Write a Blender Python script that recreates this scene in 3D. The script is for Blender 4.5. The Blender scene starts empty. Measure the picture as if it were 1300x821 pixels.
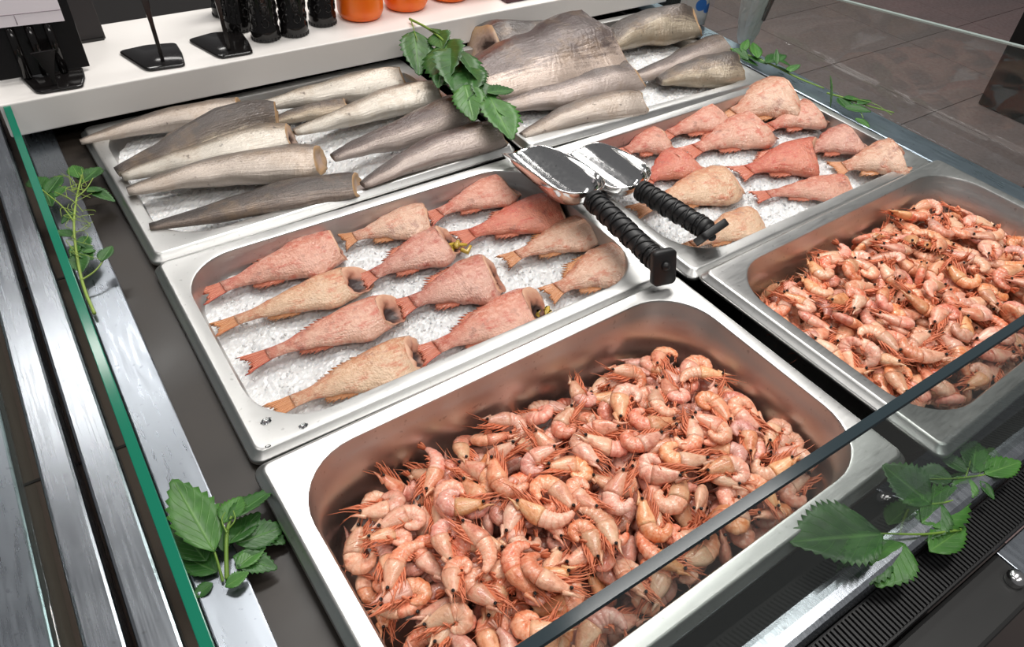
import bpy, bmesh, math, random
import numpy as np
from mathutils import Vector, Matrix, Quaternion
from mathutils import noise as mnoise

random.seed(7)
SC = bpy.context.scene
COL = SC.collection
PI = math.pi

# ------------------------------------------------------------------ camera
CAM = np.array([-0.07054, -0.46790, 0.57844])
FW = np.array([0.457806, 0.607373, -0.649240])
RT = np.array([0.827802, -0.557572, 0.062101])
UP = np.array([0.324280, 0.565872, 0.758044])
FOC = 971.08
cd = bpy.data.cameras.new('camera')
cam = bpy.data.objects.new('camera', cd)
COL.objects.link(cam)
cam.matrix_world = Matrix(((RT[0], UP[0], -FW[0], CAM[0]), (RT[1], UP[1], -FW[1], CAM[1]),
                           (RT[2], UP[2], -FW[2], CAM[2]), (0, 0, 0, 1)))
cd.sensor_width = 36
cd.lens = FOC / 1300 * 36
cd.shift_y = -45.0 / 1300
cd.clip_start = 0.01
SC.camera = cam

# ------------------------------------------------------------------ world, lamps, exposure
SC.view_settings.view_transform = 'Standard'
SC.view_settings.look = 'None'
SC.view_settings.gamma = 1
SC.view_settings.use_curve_mapping = False
SC.view_settings.exposure = -0.12
w = bpy.data.worlds.new('shop_ambient')
SC.world = w
w.use_nodes = True
w.node_tree.nodes['Background'].inputs[0].default_value = (0.88, 0.87, 0.88, 1)
w.node_tree.nodes['Background'].inputs[1].default_value = 0.17


def area(name, loc, size, power, color=(1, 1, 1), rot=(0, 0, 0)):
    l = bpy.data.lights.new(name, 'AREA')
    l.shape = 'RECTANGLE'
    l.size, l.size_y = size
    l.energy = power
    l.color = color
    o = bpy.data.objects.new(name, l)
    o.location = loc
    o.rotation_euler = rot
    COL.objects.link(o)
    return o


# ceiling lamps of the shop: long luminaires; the last, camera-side one is added to brighten the shelf front
for lx, ly, sx, sy, pw in ((0.80, 0.9, 1.35, 0.30, 30), (1.0, -0.2, 1.4, 0.30, 20), (-0.05, 2.4, 0.9, 0.24, 12),
                           (1.7, 1.5, 1.2, 0.30, 22), (3.0, 2.6, 1.4, 0.30, 22), (1.2, 4.0, 1.4, 0.30, 14), (-1.0, 0.1, 0.3, 1.2, 8), (0.3, -1.5, 2.2, 0.30, 24)):
    area('ceiling_and_fill_lamp', (lx, ly, 2.0), (sx, sy), pw, (1.0, 0.97, 0.93))


# ------------------------------------------------------------------ helpers
def at(u, v, z):
    """the point on the horizontal plane of height z that the photograph shows at (u, v)"""
    d = FW + RT * (u - 650) / FOC - UP * (v - 365.5) / FOC
    t = (z - CAM[2]) / d[2]
    P = CAM + t * d
    return Vector((P[0], P[1], P[2]))


def link(o, parent=None):
    COL.objects.link(o)
    if parent is not None:
        o.parent = parent
    return o


def tag(o, label, cat, group=None, kind=None):
    o['label'] = label
    o['category'] = cat
    if group:
        o['group'] = group
    if kind:
        o['kind'] = kind
    return o


def empty(name, loc=(0, 0, 0), rot=(0, 0, 0)):
    o = bpy.data.objects.new(name, None)
    o.empty_display_size = 0.02
    o.location = loc
    o.rotation_euler = rot
    COL.objects.link(o)
    return o


def thing(name, label, cat, loc=(0, 0, 0), rot=(0, 0, 0), group=None):
    return tag(empty(name, loc, rot), label, cat, group)


class MB:
    """collects verts and faces, with optional uv per vertex, and links them as one mesh"""

    def __init__(s):
        s.v, s.f, s.uv = [], [], []

    def add(s, verts, faces, uvs=None):
        n = len(s.v)
        s.v += [tuple(p) for p in verts]
        s.f += [tuple(i + n for i in f) for f in faces]
        s.uv += list(uvs) if uvs is not None else [(0, 0)] * len(verts)

    def box(s, lo, hi, rot=None, org=None):
        x0, y0, z0 = lo
        x1, y1, z1 = hi
        vs = [Vector(p) for p in ((x0, y0, z0), (x1, y0, z0), (x1, y1, z0), (x0, y1, z0),
                                  (x0, y0, z1), (x1, y0, z1), (x1, y1, z1), (x0, y1, z1))]
        if rot is not None:
            vs = [rot @ v + (Vector(org) if org else Vector()) for v in vs]
        s.add(vs, [(3, 2, 1, 0), (4, 5, 6, 7), (0, 1, 5, 4), (1, 2, 6, 5), (2, 3, 7, 6), (3, 0, 4, 7)])

    def loft(s, rings, close=True, cap0=False, cap1=False, uv=None):
        n = len(rings[0])
        vs, fs, us = [], [], []
        for i, r in enumerate(rings):
            vs += list(r)
            for j in range(n):
                us.append(uv[i][j] if uv else (i / max(1, len(rings) - 1), j / n))
        for i in range(len(rings) - 1):
            for j in range(n if close else n - 1):
                k = (j + 1) % n
                fs.append((i * n + j, i * n + k, (i + 1) * n + k, (i + 1) * n + j))
        if cap0:
            fs.append(tuple(range(n - 1, -1, -1)))
        if cap1:
            b = (len(rings) - 1) * n
            fs.append(tuple(b + j for j in range(n)))
        s.add(vs, fs, us)

    def tube(s, pts, rad, n=6, cap=True):
        pts = [Vector(p) for p in pts]
        if not hasattr(rad, '__len__'):
            rad = [rad] * len(pts)
        rings = []
        up = Vector((0, 0, 1))
        for i, p in enumerate(pts):
            d = (pts[min(i + 1, len(pts) - 1)] - pts[max(i - 1, 0)])
            if d.length < 1e-9:
                d = Vector((1, 0, 0))
            d.normalize()
            a = up if abs(d.dot(up)) < 0.95 else Vector((1, 0, 0))
            x = d.cross(a).normalized()
            y = x.cross(d)
            rings.append([p + (x * math.cos(2 * PI * j / n) + y * math.sin(2 * PI * j / n)) * rad[i] for j in range(n)])
        s.loft(rings, True, cap, cap)

    def lathe(s, prof, n=24, org=(0, 0, 0), cap=True):
        o = Vector(org)
        rings = [[o + Vector((r * math.cos(2 * PI * j / n), r * math.sin(2 * PI * j / n), z)) for j in range(n)]
                 for r, z in prof]
        s.loft(rings, True, cap, cap)

    def mesh(s, name, m, smooth=True):
        me = bpy.data.meshes.new(name)
        me.from_pydata([tuple(p) for p in s.v], [], s.f)
        uvl = me.uv_layers.new(name='UVMap')
        li = np.empty(len(me.loops), dtype=np.int32)
        me.loops.foreach_get('vertex_index', li)
        uvl.data.foreach_set('uv', np.asarray(s.uv, dtype=np.float32)[li].ravel())
        if m is not None:
            me.materials.append(m)
        me.polygons.foreach_set('use_smooth', [smooth] * len(me.polygons))
        bm = bmesh.new()
        bm.from_mesh(me)
        bmesh.ops.recalc_face_normals(bm, faces=bm.faces)
        bm.to_mesh(me)
        bm.free()
        return me

    def build(s, name, m, parent=None, smooth=True):
        return link(bpy.data.objects.new(name, s.mesh(name, m, smooth)), parent)


def bevel(o, w, seg=2):
    m = o.modifiers.new('bevel', 'BEVEL')
    m.width = w
    m.segments = seg
    m.limit_method = 'ANGLE'
    return o


def solid(o, t, off=0):
    m = o.modifiers.new('solid', 'SOLIDIFY')
    m.thickness = t
    m.offset = off
    return o


# ------------------------------------------------------------------ materials
class NT:
    def __init__(s, name):
        s.m = bpy.data.materials.new(name)
        s.m.use_nodes = True
        s.t = s.m.node_tree
        s.p = s.t.nodes['Principled BSDF']

    def n(s, typ, props=None, **ins):
        nd = s.t.nodes.new(typ)
        for k, v in (props or {}).items():
            setattr(nd, k, v)
        for k, v in ins.items():
            i = nd.inputs[int(k[1:])] if k[0] == '_' and k[1:].isdigit() else nd.inputs[k.replace('_', ' ')]
            s.set(i, v)
        return nd

    def set(s, i, v):
        if isinstance(v, bpy.types.NodeSocket):
            s.t.links.new(v, i)
        else:
            if hasattr(i.default_value, '__len__') and len(i.default_value) == 4 and len(v) == 3:
                v = (*v, 1)
            i.default_value = v

    def P(s, **k):
        for a, v in k.items():
            s.set(s.p.inputs[a.replace('_', ' ')], v)
        return s

    def coord(s, kind='Object', scale=(1, 1, 1)):
        c = s.n('ShaderNodeTexCoord')
        if scale == (1, 1, 1):
            return c.outputs[kind]
        return s.n('ShaderNodeMapping', None, Vector=c.outputs[kind], Scale=scale).outputs[0]

    def noise(s, vec, scale, detail=3, rough=0.5, out='Fac'):
        return s.n('ShaderNodeTexNoise', None, Vector=vec, Scale=scale, Detail=detail, Roughness=rough).outputs[out]

    def vor(s, vec, scale, feat='F1', out='Distance'):
        return s.n('ShaderNodeTexVoronoi', {'feature': feat}, Vector=vec, Scale=scale).outputs[out]

    def ramp(s, fac, stops):
        r = s.n('ShaderNodeValToRGB', None, Fac=fac)
        e = r.color_ramp.elements
        while len(e) < len(stops):
            e.new(0.5)
        for i, (p, c) in enumerate(stops):
            e[i].position = p
            e[i].color = (*c, 1) if len(c) == 3 else c
        return r.outputs[0]

    def mix(s, fac, a, b, mode='MIX'):
        x = s.n('ShaderNodeMix', {'data_type': 'RGBA', 'blend_type': mode})
        s.set(x.inputs[0], fac)
        s.set(x.inputs[6], a)
        s.set(x.inputs[7], b)
        return x.outputs[2]

    def math(s, op, a, b=0.0, clamp=False):
        x = s.n('ShaderNodeMath', {'operation': op, 'use_clamp': clamp})
        s.set(x.inputs[0], a)
        s.set(x.inputs[1], b)
        return x.outputs[0]

    def bump(s, h, strength=0.3, dist=0.001, normal=None):
        b = s.n('ShaderNodeBump', None, Height=h, Strength=strength, Distance=dist)
        if normal is not None:
            s.set(b.inputs['Normal'], normal)
        return b.outputs[0]

    def uv(s):
        c = s.n('ShaderNodeTexCoord')
        x = s.n('ShaderNodeSeparateXYZ', None, Vector=c.outputs['UV'])
        return c.outputs['UV'], x.outputs[0], x.outputs[1]


def g3(v):
    return (v, v, v)


def plain(name, col, rough=0.5, metal=0.0, coat=0.0, spec=0.5):
    t = NT(name)
    t.P(Base_Color=col, Roughness=rough, Metallic=metal, Coat_Weight=coat, Specular_IOR_Level=spec)
    return t.m


def steel(name, col=(0.62, 0.62, 0.63), r0=0.22, r1=0.42, streak=(6, 90, 90), bump=0.08):
    t = NT(name)
    c = t.coord('Object', streak)
    n = t.noise(c, 6, 4)
    n2 = t.noise(t.coord('Object'), 14, 3)
    sp = t.noise(t.coord('Object'), 160, 2)
    rough = t.ramp(t.math('ADD', t.math('MULTIPLY', n, 0.6), t.math('MULTIPLY', n2, 0.4)), [(0.3, g3(r0)), (0.7, g3(r1))])
    colr = t.mix(t.ramp(sp, [(0.66, g3(0)), (0.75, g3(1))]), col, tuple(c * 0.72 for c in col))
    t.P(Base_Color=colr, Metallic=1.0, Roughness=rough, Normal=t.bump(n, bump, 0.0006))
    return t.m


M = {}
M['tray'] = steel('tray_steel', (0.60, 0.60, 0.59), 0.30, 0.42, (8, 60, 60), 0.02)
M['ledge'] = steel('ledge_steel', (0.33, 0.36, 0.40), 0.22, 0.36, (40, 4, 40), 0.03)
M['side_ledge'] = steel('blue_grey_ledge_steel', (0.42, 0.50, 0.58), 0.24, 0.40, (40, 4, 40), 0.03)
M['rail'] = steel('rail_aluminium', (0.42, 0.45, 0.49), 0.20, 0.32, (70, 2.5, 40), 0.05)
M['scoop'] = steel('polished_aluminium', (0.80, 0.80, 0.80), 0.06, 0.16, (30, 30, 30), 0.03)
M['black_gloss'] = plain('black_gloss_plastic', (0.008, 0.007, 0.007), 0.12)
M['black_matt'] = plain('black_matt_plastic', (0.012, 0.012, 0.012), 0.5)
M['rubber'] = plain('black_rubber_grip', (0.010, 0.010, 0.011), 0.45)
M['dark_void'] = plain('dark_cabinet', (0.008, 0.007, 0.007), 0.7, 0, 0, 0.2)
M['white'] = plain('white_laminate', (0.80, 0.77, 0.74), 0.35)
M['paper'] = plain('white_card', (0.78, 0.72, 0.76), 0.7)
M['ink'] = plain('grey_ink', (0.30, 0.25, 0.28), 0.7)
M['bolt'] = plain('bright_bolt', (0.7, 0.7, 0.7), 0.2, 1.0)
M['blue'] = plain('blue_print', (0.01, 0.10, 0.36), 0.5)
M['cardboard_white'] = plain('grey_white_paper', (0.36, 0.36, 0.35), 0.6)


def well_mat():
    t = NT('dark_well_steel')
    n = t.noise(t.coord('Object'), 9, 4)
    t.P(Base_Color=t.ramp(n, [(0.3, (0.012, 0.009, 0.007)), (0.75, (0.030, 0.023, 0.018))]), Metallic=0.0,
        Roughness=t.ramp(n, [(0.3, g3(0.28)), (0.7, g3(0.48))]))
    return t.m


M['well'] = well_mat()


def tile_mat():
    t = NT('stone_floor_tile')
    n = t.noise(t.coord('Object', (1, 3, 1)), 3, 5)
    n2 = t.noise(t.coord('Object'), 60, 3)
    inf = t.n('ShaderNodeObjectInfo').outputs['Random']
    c = t.ramp(t.math('ADD', t.math('MULTIPLY', n, 0.8), t.math('MULTIPLY', inf, 0.25)),
               [(0.25, (0.12, 0.068, 0.065)), (0.8, (0.23, 0.132, 0.126))])
    t.P(Base_Color=t.mix(0.15, c, n2), Roughness=t.ramp(n, [(0.3, g3(0.38)), (0.7, g3(0.55))]))
    return t.m


M['tile'] = tile_mat()
M['grout'] = plain('dark_grout', (0.05, 0.04, 0.038), 0.9)
M['brown'] = plain('brown_tile', (0.14, 0.092, 0.068), 0.6)


def glass_mat(name, tint, rough=0.0, edge=False):
    t = NT(name)
    t.P(Base_Color=tint, Roughness=rough, Transmission_Weight=1.0, IOR=1.45)
    return t.m


def pane_mat(name, tint, fac=0.90, haze=0.04):
    """clear pane: mostly transparent, a fresnel reflection, a little surface haze"""
    t = NT(name)
    out = t.t.nodes['Material Output']
    tr = t.n('ShaderNodeBsdfTransparent', None, Color=tint)
    gl = t.n('ShaderNodeBsdfGlossy', None, Color=(1, 1, 1), Roughness=0.03)
    df = t.n('ShaderNodeBsdfDiffuse', None, Color=(0.7, 0.75, 0.75))
    fr = t.n('ShaderNodeFresnel', None, IOR=1.5)
    geo = t.n('ShaderNodeNewGeometry')
    fac = t.math('MULTIPLY', fr.outputs[0], t.math('SUBTRACT', 1.0, geo.outputs['Backfacing']))
    m1 = t.n('ShaderNodeMixShader', None, _0=fac, _1=tr.outputs[0], _2=gl.outputs[0])
    m2 = t.n('ShaderNodeMixShader', None, _0=haze, _1=m1.outputs[0], _2=df.outputs[0])
    t.t.links.new(m2.outputs[0], out.inputs[0])
    return t.m


M['pane'] = pane_mat('clear_glass', (0.90, 0.95, 0.93), haze=0.018)
M['pane_front'] = pane_mat('clear_front_glass', (0.80, 0.83, 0.82), haze=0.035)
M['pane_left'] = pane_mat('clear_side_glass', (0.86, 0.92, 0.90), haze=0.02)
M['green_edge'] = plain('green_glass_edge', (0.006, 0.16, 0.095), 0.12)
M['dark_edge'] = plain('dark_blue_glass_edge', (0.022, 0.035, 0.042), 0.12)
M['pale_edge'] = plain('pale_glass_edge', (0.30, 0.36, 0.34), 0.15)
M['plastic'] = pane_mat('clear_plastic_film', (0.55, 0.56, 0.57), haze=0.35)


def ice_mat(name, col=(0.80, 0.83, 0.86)):
    t = NT(name)
    o = t.coord('Object')
    v = t.vor(o, 260)
    n = t.noise(o, 90, 4, 0.7)
    c = t.mix(t.ramp(n, [(0.35, g3(0)), (0.7, g3(1))]), tuple(x * 0.86 for x in col), tuple(min(1, x * 1.06) for x in col))
    t.P(Base_Color=c, Roughness=0.22, Specular_IOR_Level=0.6, Subsurface_Weight=0.25, Subsurface_Radius=(0.6, 0.8, 1.0),
        Subsurface_Scale=0.006, Normal=t.bump(t.math('ADD', t.math('MULTIPLY', v, 0.6), n), 0.40, 0.0022))
    return t.m


M['ice'] = ice_mat('crushed_ice', (0.73, 0.735, 0.74))
M['clear_ice'] = glass_mat('clear_ice', (0.95, 0.97, 0.98), 0.05)
M['snow'] = ice_mat('packed_ice', (0.78, 0.78, 0.78))


def redfish_mat(name, back, side, belly, seed=0.0, spots=0.0):
    t = NT(name)
    uv, u, v = t.uv()
    o = t.coord('Object')
    ofs = t.n('ShaderNodeMapping', None, Vector=o, Location=(seed, seed * 1.7, 0)).outputs[0]
    n = t.noise(ofs, 34, 5, 0.65)
    n2 = t.noise(ofs, 150, 4, 0.7)
    n4 = t.noise(t.n('ShaderNodeMapping', None, Vector=uv, Scale=(5, 16, 1), Location=(seed, seed, 0)).outputs[0], 1.0, 4, 0.65)
    vv = t.math('ADD', t.math('ADD', v, t.math('MULTIPLY', t.math('SUBTRACT', n, 0.5), 0.55)), t.math('MULTIPLY', t.math('SUBTRACT', n4, 0.5), 0.6))
    c = t.ramp(vv, [(0.05, back), (0.27, side), (0.50, tuple(0.45 * a + 0.55 * b for a, b in zip(side, belly))), (0.78, belly)])
    c = t.mix(t.ramp(u, [(0.0, g3(0.6)), (0.35, g3(0.0))]), c, tuple(x * y for x, y in zip(back, (1.15, 0.95, 0.9))))
    # pale bloom, blood-red blotches, brown bruises
    c = t.mix(t.ramp(n2, [(0.47, g3(0)), (0.60, g3(0.8))]), c, tuple(min(1, b * 1.12) for b in belly))
    n3 = t.noise(ofs, 52, 4, 0.7)
    c = t.mix(t.ramp(t.math('ADD', t.math('MULTIPLY', n3, 0.6), t.math('MULTIPLY', n4, 0.4)), [(0.50, g3(0)), (0.62, g3(0.8))]), c, tuple(x * y for x, y in zip(back, (1.1, 0.8, 0.75))))
    n5 = t.noise(ofs, 40, 3, 0.7)
    c = t.mix(t.ramp(n5, [(0.32, g3(0.55)), (0.42, g3(0))]), c, (0.26, 0.085, 0.06))
    sc = t.vor(t.n('ShaderNodeMapping', None, Vector=uv, Scale=(58, 26, 1)).outputs[0], 1.0)
    c = t.mix(t.ramp(sc, [(0.0, g3(0.30)), (0.45, g3(0))]), c, tuple(min(1, b * 1.15) for b in belly))
    h = t.math('ADD', t.math('MULTIPLY', sc, -0.5), t.math('ADD', t.math('MULTIPLY', n2, 0.8), t.math('MULTIPLY', n4, 0.9)))
    t.P(Base_Color=c, Roughness=0.34, Coat_Weight=0.55, Coat_Roughness=0.12, Subsurface_Weight=0.06,
        Subsurface_Radius=(1, 0.4, 0.3), Subsurface_Scale=0.003, Normal=t.bump(h, 0.8, 0.0022))
    t.set(t.p.inputs['Coat Normal'], t.bump(t.math('ADD', n2, t.math('MULTIPLY', n4, 0.6)), 0.9, 0.0030))
    return t.m


def greyfish_mat(name, back, side, belly, edge=0.5, seed=0.0, stain=0.4):
    t = NT(name)
    uv, u, v = t.uv()
    o = t.coord('Object')
    ofs = t.n('ShaderNodeMapping', None, Vector=o, Location=(seed, seed * 1.3, 0)).outputs[0]
    n = t.noise(ofs, 26, 5, 0.65)
    long_ = t.noise(t.n('ShaderNodeMapping', None, Vector=uv, Scale=(4, 30, 1), Location=(seed, seed, 0)).outputs[0], 1.0, 5, 0.65)
    spk = t.noise(ofs, 420, 3, 0.7)
    vv = t.math('ADD', v, t.math('ADD', t.math('MULTIPLY', t.math('SUBTRACT', n, 0.5), 0.40), t.math('MULTIPLY', t.math('SUBTRACT', long_, 0.5), 0.45)))
    c = t.ramp(vv, [(max(0, edge - 0.30), back), (edge, side), (min(0.96, edge + 0.16), belly), (0.98, tuple(x * 0.75 for x in belly))])
    c = t.mix(t.math('MULTIPLY', t.ramp(spk, [(0.36, g3(0.7)), (0.50, g3(0))]), t.ramp(vv, [(edge, g3(1)), (min(1, edge + 0.3), g3(0.15))])), c, tuple(x * 0.4 for x in side))
    st = t.noise(ofs, 17, 4, 0.65)
    c = t.mix(t.math('MULTIPLY', t.ramp(st, [(0.52, g3(0)), (0.68, g3(1))]), stain), c, (0.30, 0.19, 0.10))
    dk = t.noise(ofs, 90, 3, 0.6)
    c = t.mix(t.ramp(dk, [(0.66, g3(0)), (0.72, g3(0.6))]), c, (0.05, 0.035, 0.03))
    # lateral line
    c = t.mix(t.ramp(t.math('ABSOLUTE', t.math('SUBTRACT', vv, 0.32)), [(0.0, g3(0.45)), (0.022, g3(0))]), c, (0.07, 0.055, 0.05))
    wr = t.n('ShaderNodeTexWave', {'wave_type': 'BANDS', 'bands_direction': 'DIAGONAL'},
             Vector=t.n('ShaderNodeMapping', None, Vector=uv, Scale=(16, 5, 1)).outputs[0], Scale=1.0, Distortion=9.0, Detail=3.0).outputs['Fac']
    h = t.math('ADD', t.math('ADD', t.math('MULTIPLY', wr, 0.14), t.math('MULTIPLY', long_, 1.3)), t.math('MULTIPLY', dk, 0.4))
    t.P(Base_Color=c, Metallic=0.28, Roughness=0.36, Coat_Weight=0.6, Coat_Roughness=0.14, Normal=t.bump(h, 0.55, 0.0018))
    t.set(t.p.inputs['Coat Normal'], t.bump(t.math('ADD', h, dk), 0.7, 0.0020))
    return t.m


def flesh_mat(name, rim, mid, hole):
    t = NT(name)
    uv, u, v = t.uv()
    n = t.noise(t.coord('Object'), 120, 3)
    c = t.ramp(t.math('ADD', u, t.math('MULTIPLY', t.math('SUBTRACT', n, 0.5), 0.35)), [(0.15, rim), (0.45, mid), (0.72, hole)])
    t.P(Base_Color=c, Roughness=0.5, Coat_Weight=0.05, Normal=t.bump(n, 0.5, 0.002))
    return t.m


M['flesh_red'] = flesh_mat('redfish_cut_flesh', (0.62, 0.36, 0.24), (0.40, 0.17, 0.11), (0.030, 0.012, 0.010))
M['flesh_grey'] = flesh_mat('whitefish_cut_flesh', (0.40, 0.25, 0.13), (0.42, 0.30, 0.24), (0.06, 0.03, 0.022))


def fin_mat(name, a, b):
    t = NT(name)
    uv, u, v = t.uv()
    wv = t.n('ShaderNodeTexWave', {'bands_direction': 'Y'}, Vector=uv, Scale=5.0, Distortion=3.0).outputs['Fac']
    t.P(Base_Color=t.mix(wv, a, b), Roughness=0.4, Coat_Weight=0.2, Normal=t.bump(wv, 0.5, 0.001))
    return t.m


M['fin_red'] = fin_mat('redfish_fin', (0.44, 0.060, 0.028), (0.70, 0.28, 0.17))
M['fin_orange'] = fin_mat('orange_fin', (0.48, 0.13, 0.035), (0.70, 0.38, 0.19))
M['fin_grey'] = fin_mat('whitefish_fin', (0.10, 0.075, 0.06), (0.24, 0.18, 0.14))
M['gut'] = plain('yellow_gut_scrap', (0.50, 0.34, 0.05), 0.25, 0, 0.5)


def shrimp_mat(name, base, pale, dark, glow=0.1, bands=1.0):
    t = NT(name)
    uv, u, v = t.uv()
    o = t.coord('Object')
    rnd = t.n('ShaderNodeObjectInfo').outputs['Random']
    loc = t.n('ShaderNodeCombineXYZ', None, X=rnd, Y=rnd, Z=0.0).outputs[0]
    vec = t.n('ShaderNodeVectorMath', {'operation': 'ADD'})
    t.set(vec.inputs[0], o)
    t.set(vec.inputs[1], loc)
    n = t.noise(vec.outputs[0], 120, 3, 0.6)
    n2 = t.noise(vec.outputs[0], 420, 2, 0.6)
    c = t.ramp(n, [(0.28, dark), (0.46, base), (0.72, pale)])
    c = t.mix(t.ramp(v, [(0.55, g3(0)), (0.95, g3(0.55))]), c, pale)          # pale underside
    band = t.math('FRACT', t.math('MULTIPLY', u, 6.0))
    c = t.mix(t.math('MULTIPLY', t.ramp(band, [(0.0, g3(0.5)), (0.22, g3(0)), (0.86, g3(0)), (1.0, g3(0.4))]), bands), c, dark)
    c = t.mix(t.math('MULTIPLY', t.ramp(n2, [(0.58, g3(0)), (0.68, g3(1))]), 0.35), c, dark)
    hsv = t.n('ShaderNodeHueSaturation', None, Color=c, Hue=t.ramp(rnd, [(0, g3(0.492)), (1, g3(0.516))]),
              Saturation=t.ramp(t.math('FRACT', t.math('MULTIPLY', rnd, 7.3)), [(0, g3(0.80)), (1, g3(1.06))]),
              Value=t.ramp(t.math('FRACT', t.math('MULTIPLY', rnd, 13.7)), [(0, g3(0.80)), (1, g3(1.12))]))
    t.P(Base_Color=hsv.outputs[0], Roughness=0.32, Coat_Weight=0.45, Coat_Roughness=0.14, Subsurface_Weight=glow,
        Subsurface_Radius=(1, 0.35, 0.2), Subsurface_Scale=0.004, Normal=t.bump(t.math('ADD', n2, n), 0.5, 0.0012))
    return t.m


M['shell'] = shrimp_mat('shrimp_shell', (0.84, 0.29, 0.165), (0.88, 0.49, 0.34), (0.66, 0.13, 0.055), 0.05)
M['head'] = shrimp_mat('shrimp_head_shell', (0.78, 0.30, 0.165), (0.82, 0.47, 0.29), (0.54, 0.14, 0.055), 0.05, 0.0)
M['limb'] = plain('shrimp_limb', (0.72, 0.22, 0.11), 0.4)
M['eye'] = plain('shrimp_eye', (0.010, 0.008, 0.008), 0.12)


def leaf_mat(name, a, b, vein):
    t = NT(name)
    uv, u, v = t.uv()
    n = t.noise(t.coord('Object'), 60, 3)
    c = t.ramp(n, [(0.3, a), (0.7, b)])
    mid = t.ramp(t.math('ABSOLUTE', t.math('SUBTRACT', v, 0.5)), [(0.0, g3(0.9)), (0.045, g3(0))])
    d = t.math('ABSOLUTE', t.math('SUBTRACT', v, 0.5))
    q = t.math('FRACT', t.math('SUBTRACT', t.math('MULTIPLY', u, 7.0), t.math('MULTIPLY', d, 4.5)))
    side = t.ramp(t.math('ABSOLUTE', t.math('SUBTRACT', q, 0.5)), [(0.0, g3(0.45)), (0.07, g3(0))])
    c = t.mix(t.math('MAXIMUM', mid, side), c, vein)
    t.P(Base_Color=c, Roughness=0.42, Normal=t.bump(t.math('ADD', t.math('MAXIMUM', mid, side), n), 0.5, 0.001))
    return t.m


M['leaf'] = leaf_mat('nettle_leaf', (0.014, 0.068, 0.010), (0.034, 0.125, 0.020), (0.095, 0.225, 0.055))
M['leaf_mid'] = leaf_mat('fresh_leaf', (0.028, 0.11, 0.014), (0.058, 0.185, 0.026), (0.13, 0.28, 0.065))
M['stem'] = plain('green_stem', (0.16, 0.28, 0.04), 0.45)
M['stem_pale'] = plain('yellow_green_stem', (0.24, 0.34, 0.06), 0.45)


def bottle_mat():
    t = NT('orange_bottle')
    n = t.noise(t.coord('Object', (1, 1, 0.4)), 30, 2)
    t.P(Base_Color=t.ramp(n, [(0.3, (0.92, 0.14, 0.004)), (0.75, (1.0, 0.22, 0.008))]), Roughness=0.35, Coat_Weight=0.1,
        Subsurface_Weight=0.15, Subsurface_Radius=(1, 0.3, 0.1), Subsurface_Scale=0.01)
    return t.m


M['orange'] = bottle_mat()

# ------------------------------------------------------------------ structure: floor with tiles
FZ = -0.9
fl = MB()
fl.box((-1.5, -1.5, FZ - 0.06), (7.5, 5.0, FZ - 0.004))
floor = fl.build('floor', M['grout'], smooth=False)
floor['kind'] = 'structure'
tb = MB()
tb.box((0.002, 0.002, -0.02), (0.6, 0.54, 0))
tile_me = tb.mesh('tile', M['tile'], False)
for i in range(0, 12):
    for j in range(-2, 7):
        x = 0.24 + 0.602 * i
        y = 0.975 + 0.542 * (j - 2) + (0.0 if True else 0)
        if x < 1.1 and y < 1.5:
            continue
        o = bpy.data.objects.new('tile', tile_me)
        o.location = (x, y, FZ)
        link(o, floor)

# ------------------------------------------------------------------ counter
WZ = -0.024
counter = thing('display_counter', 'dark steel fish counter body carrying the six steel trays', 'counter', (0.5, 0.0, FZ))


def part(name, mat, lo, hi, bev=0.0, parent=None, root=counter):
    b = MB()
    off = Vector(root.location)
    b.box(Vector(lo) - off, Vector(hi) - off)
    o = b.build(name, mat, root, smooth=False)
    if bev:
        bevel(o, bev)
    return o


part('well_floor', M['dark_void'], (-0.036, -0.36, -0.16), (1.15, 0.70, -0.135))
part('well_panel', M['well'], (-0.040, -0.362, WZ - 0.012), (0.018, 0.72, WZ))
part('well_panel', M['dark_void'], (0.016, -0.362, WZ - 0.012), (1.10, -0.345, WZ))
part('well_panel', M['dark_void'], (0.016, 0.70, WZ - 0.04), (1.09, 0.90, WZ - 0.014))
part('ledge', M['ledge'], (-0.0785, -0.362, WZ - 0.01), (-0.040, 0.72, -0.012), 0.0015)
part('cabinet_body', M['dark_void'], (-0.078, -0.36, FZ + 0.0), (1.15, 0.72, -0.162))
part('side_ledge', M['side_ledge'], (1.090, -0.362, WZ - 0.01), (1.150, 0.90, -0.010), 0.0015)
part('front_panel', M['black_matt'], (-0.09, -0.47, FZ + 0.05), (1.16, -0.425, -0.05), 0.004)
part('front_rail', M['rail'], (-0.09, -0.388, -0.05), (1.16, -0.362, -0.008), 0.006)
# rubber seal with cross ribs along the front
rb = MB()
rb.box((-0.59, -0.424, 0.85), (0.66, -0.389, 0.868))
for k in range(260):
    x = -0.588 + k * 0.0048
    rb.box((x, -0.422, 0.867), (x + 0.0026, -0.391, 0.8715))
rs = rb.build('rubber_seal', M['rubber'], counter, False)
bl = MB()
c0 = at(1262, 710, -0.045)
bl.lathe([(0.001, 0.006), (0.005, 0.0052), (0.0078, 0.003), (0.0085, 0.0), (0.0085, -0.01)], 20, Vector((c0.x, -0.45, -0.045)) - Vector(counter.location))
bl.build('bolt', M['bolt'], counter)
part('bolt_plate', M['ledge'], (c0.x + 0.012, -0.47, -0.06), (1.16, -0.4255, -0.048), 0.001)

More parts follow.
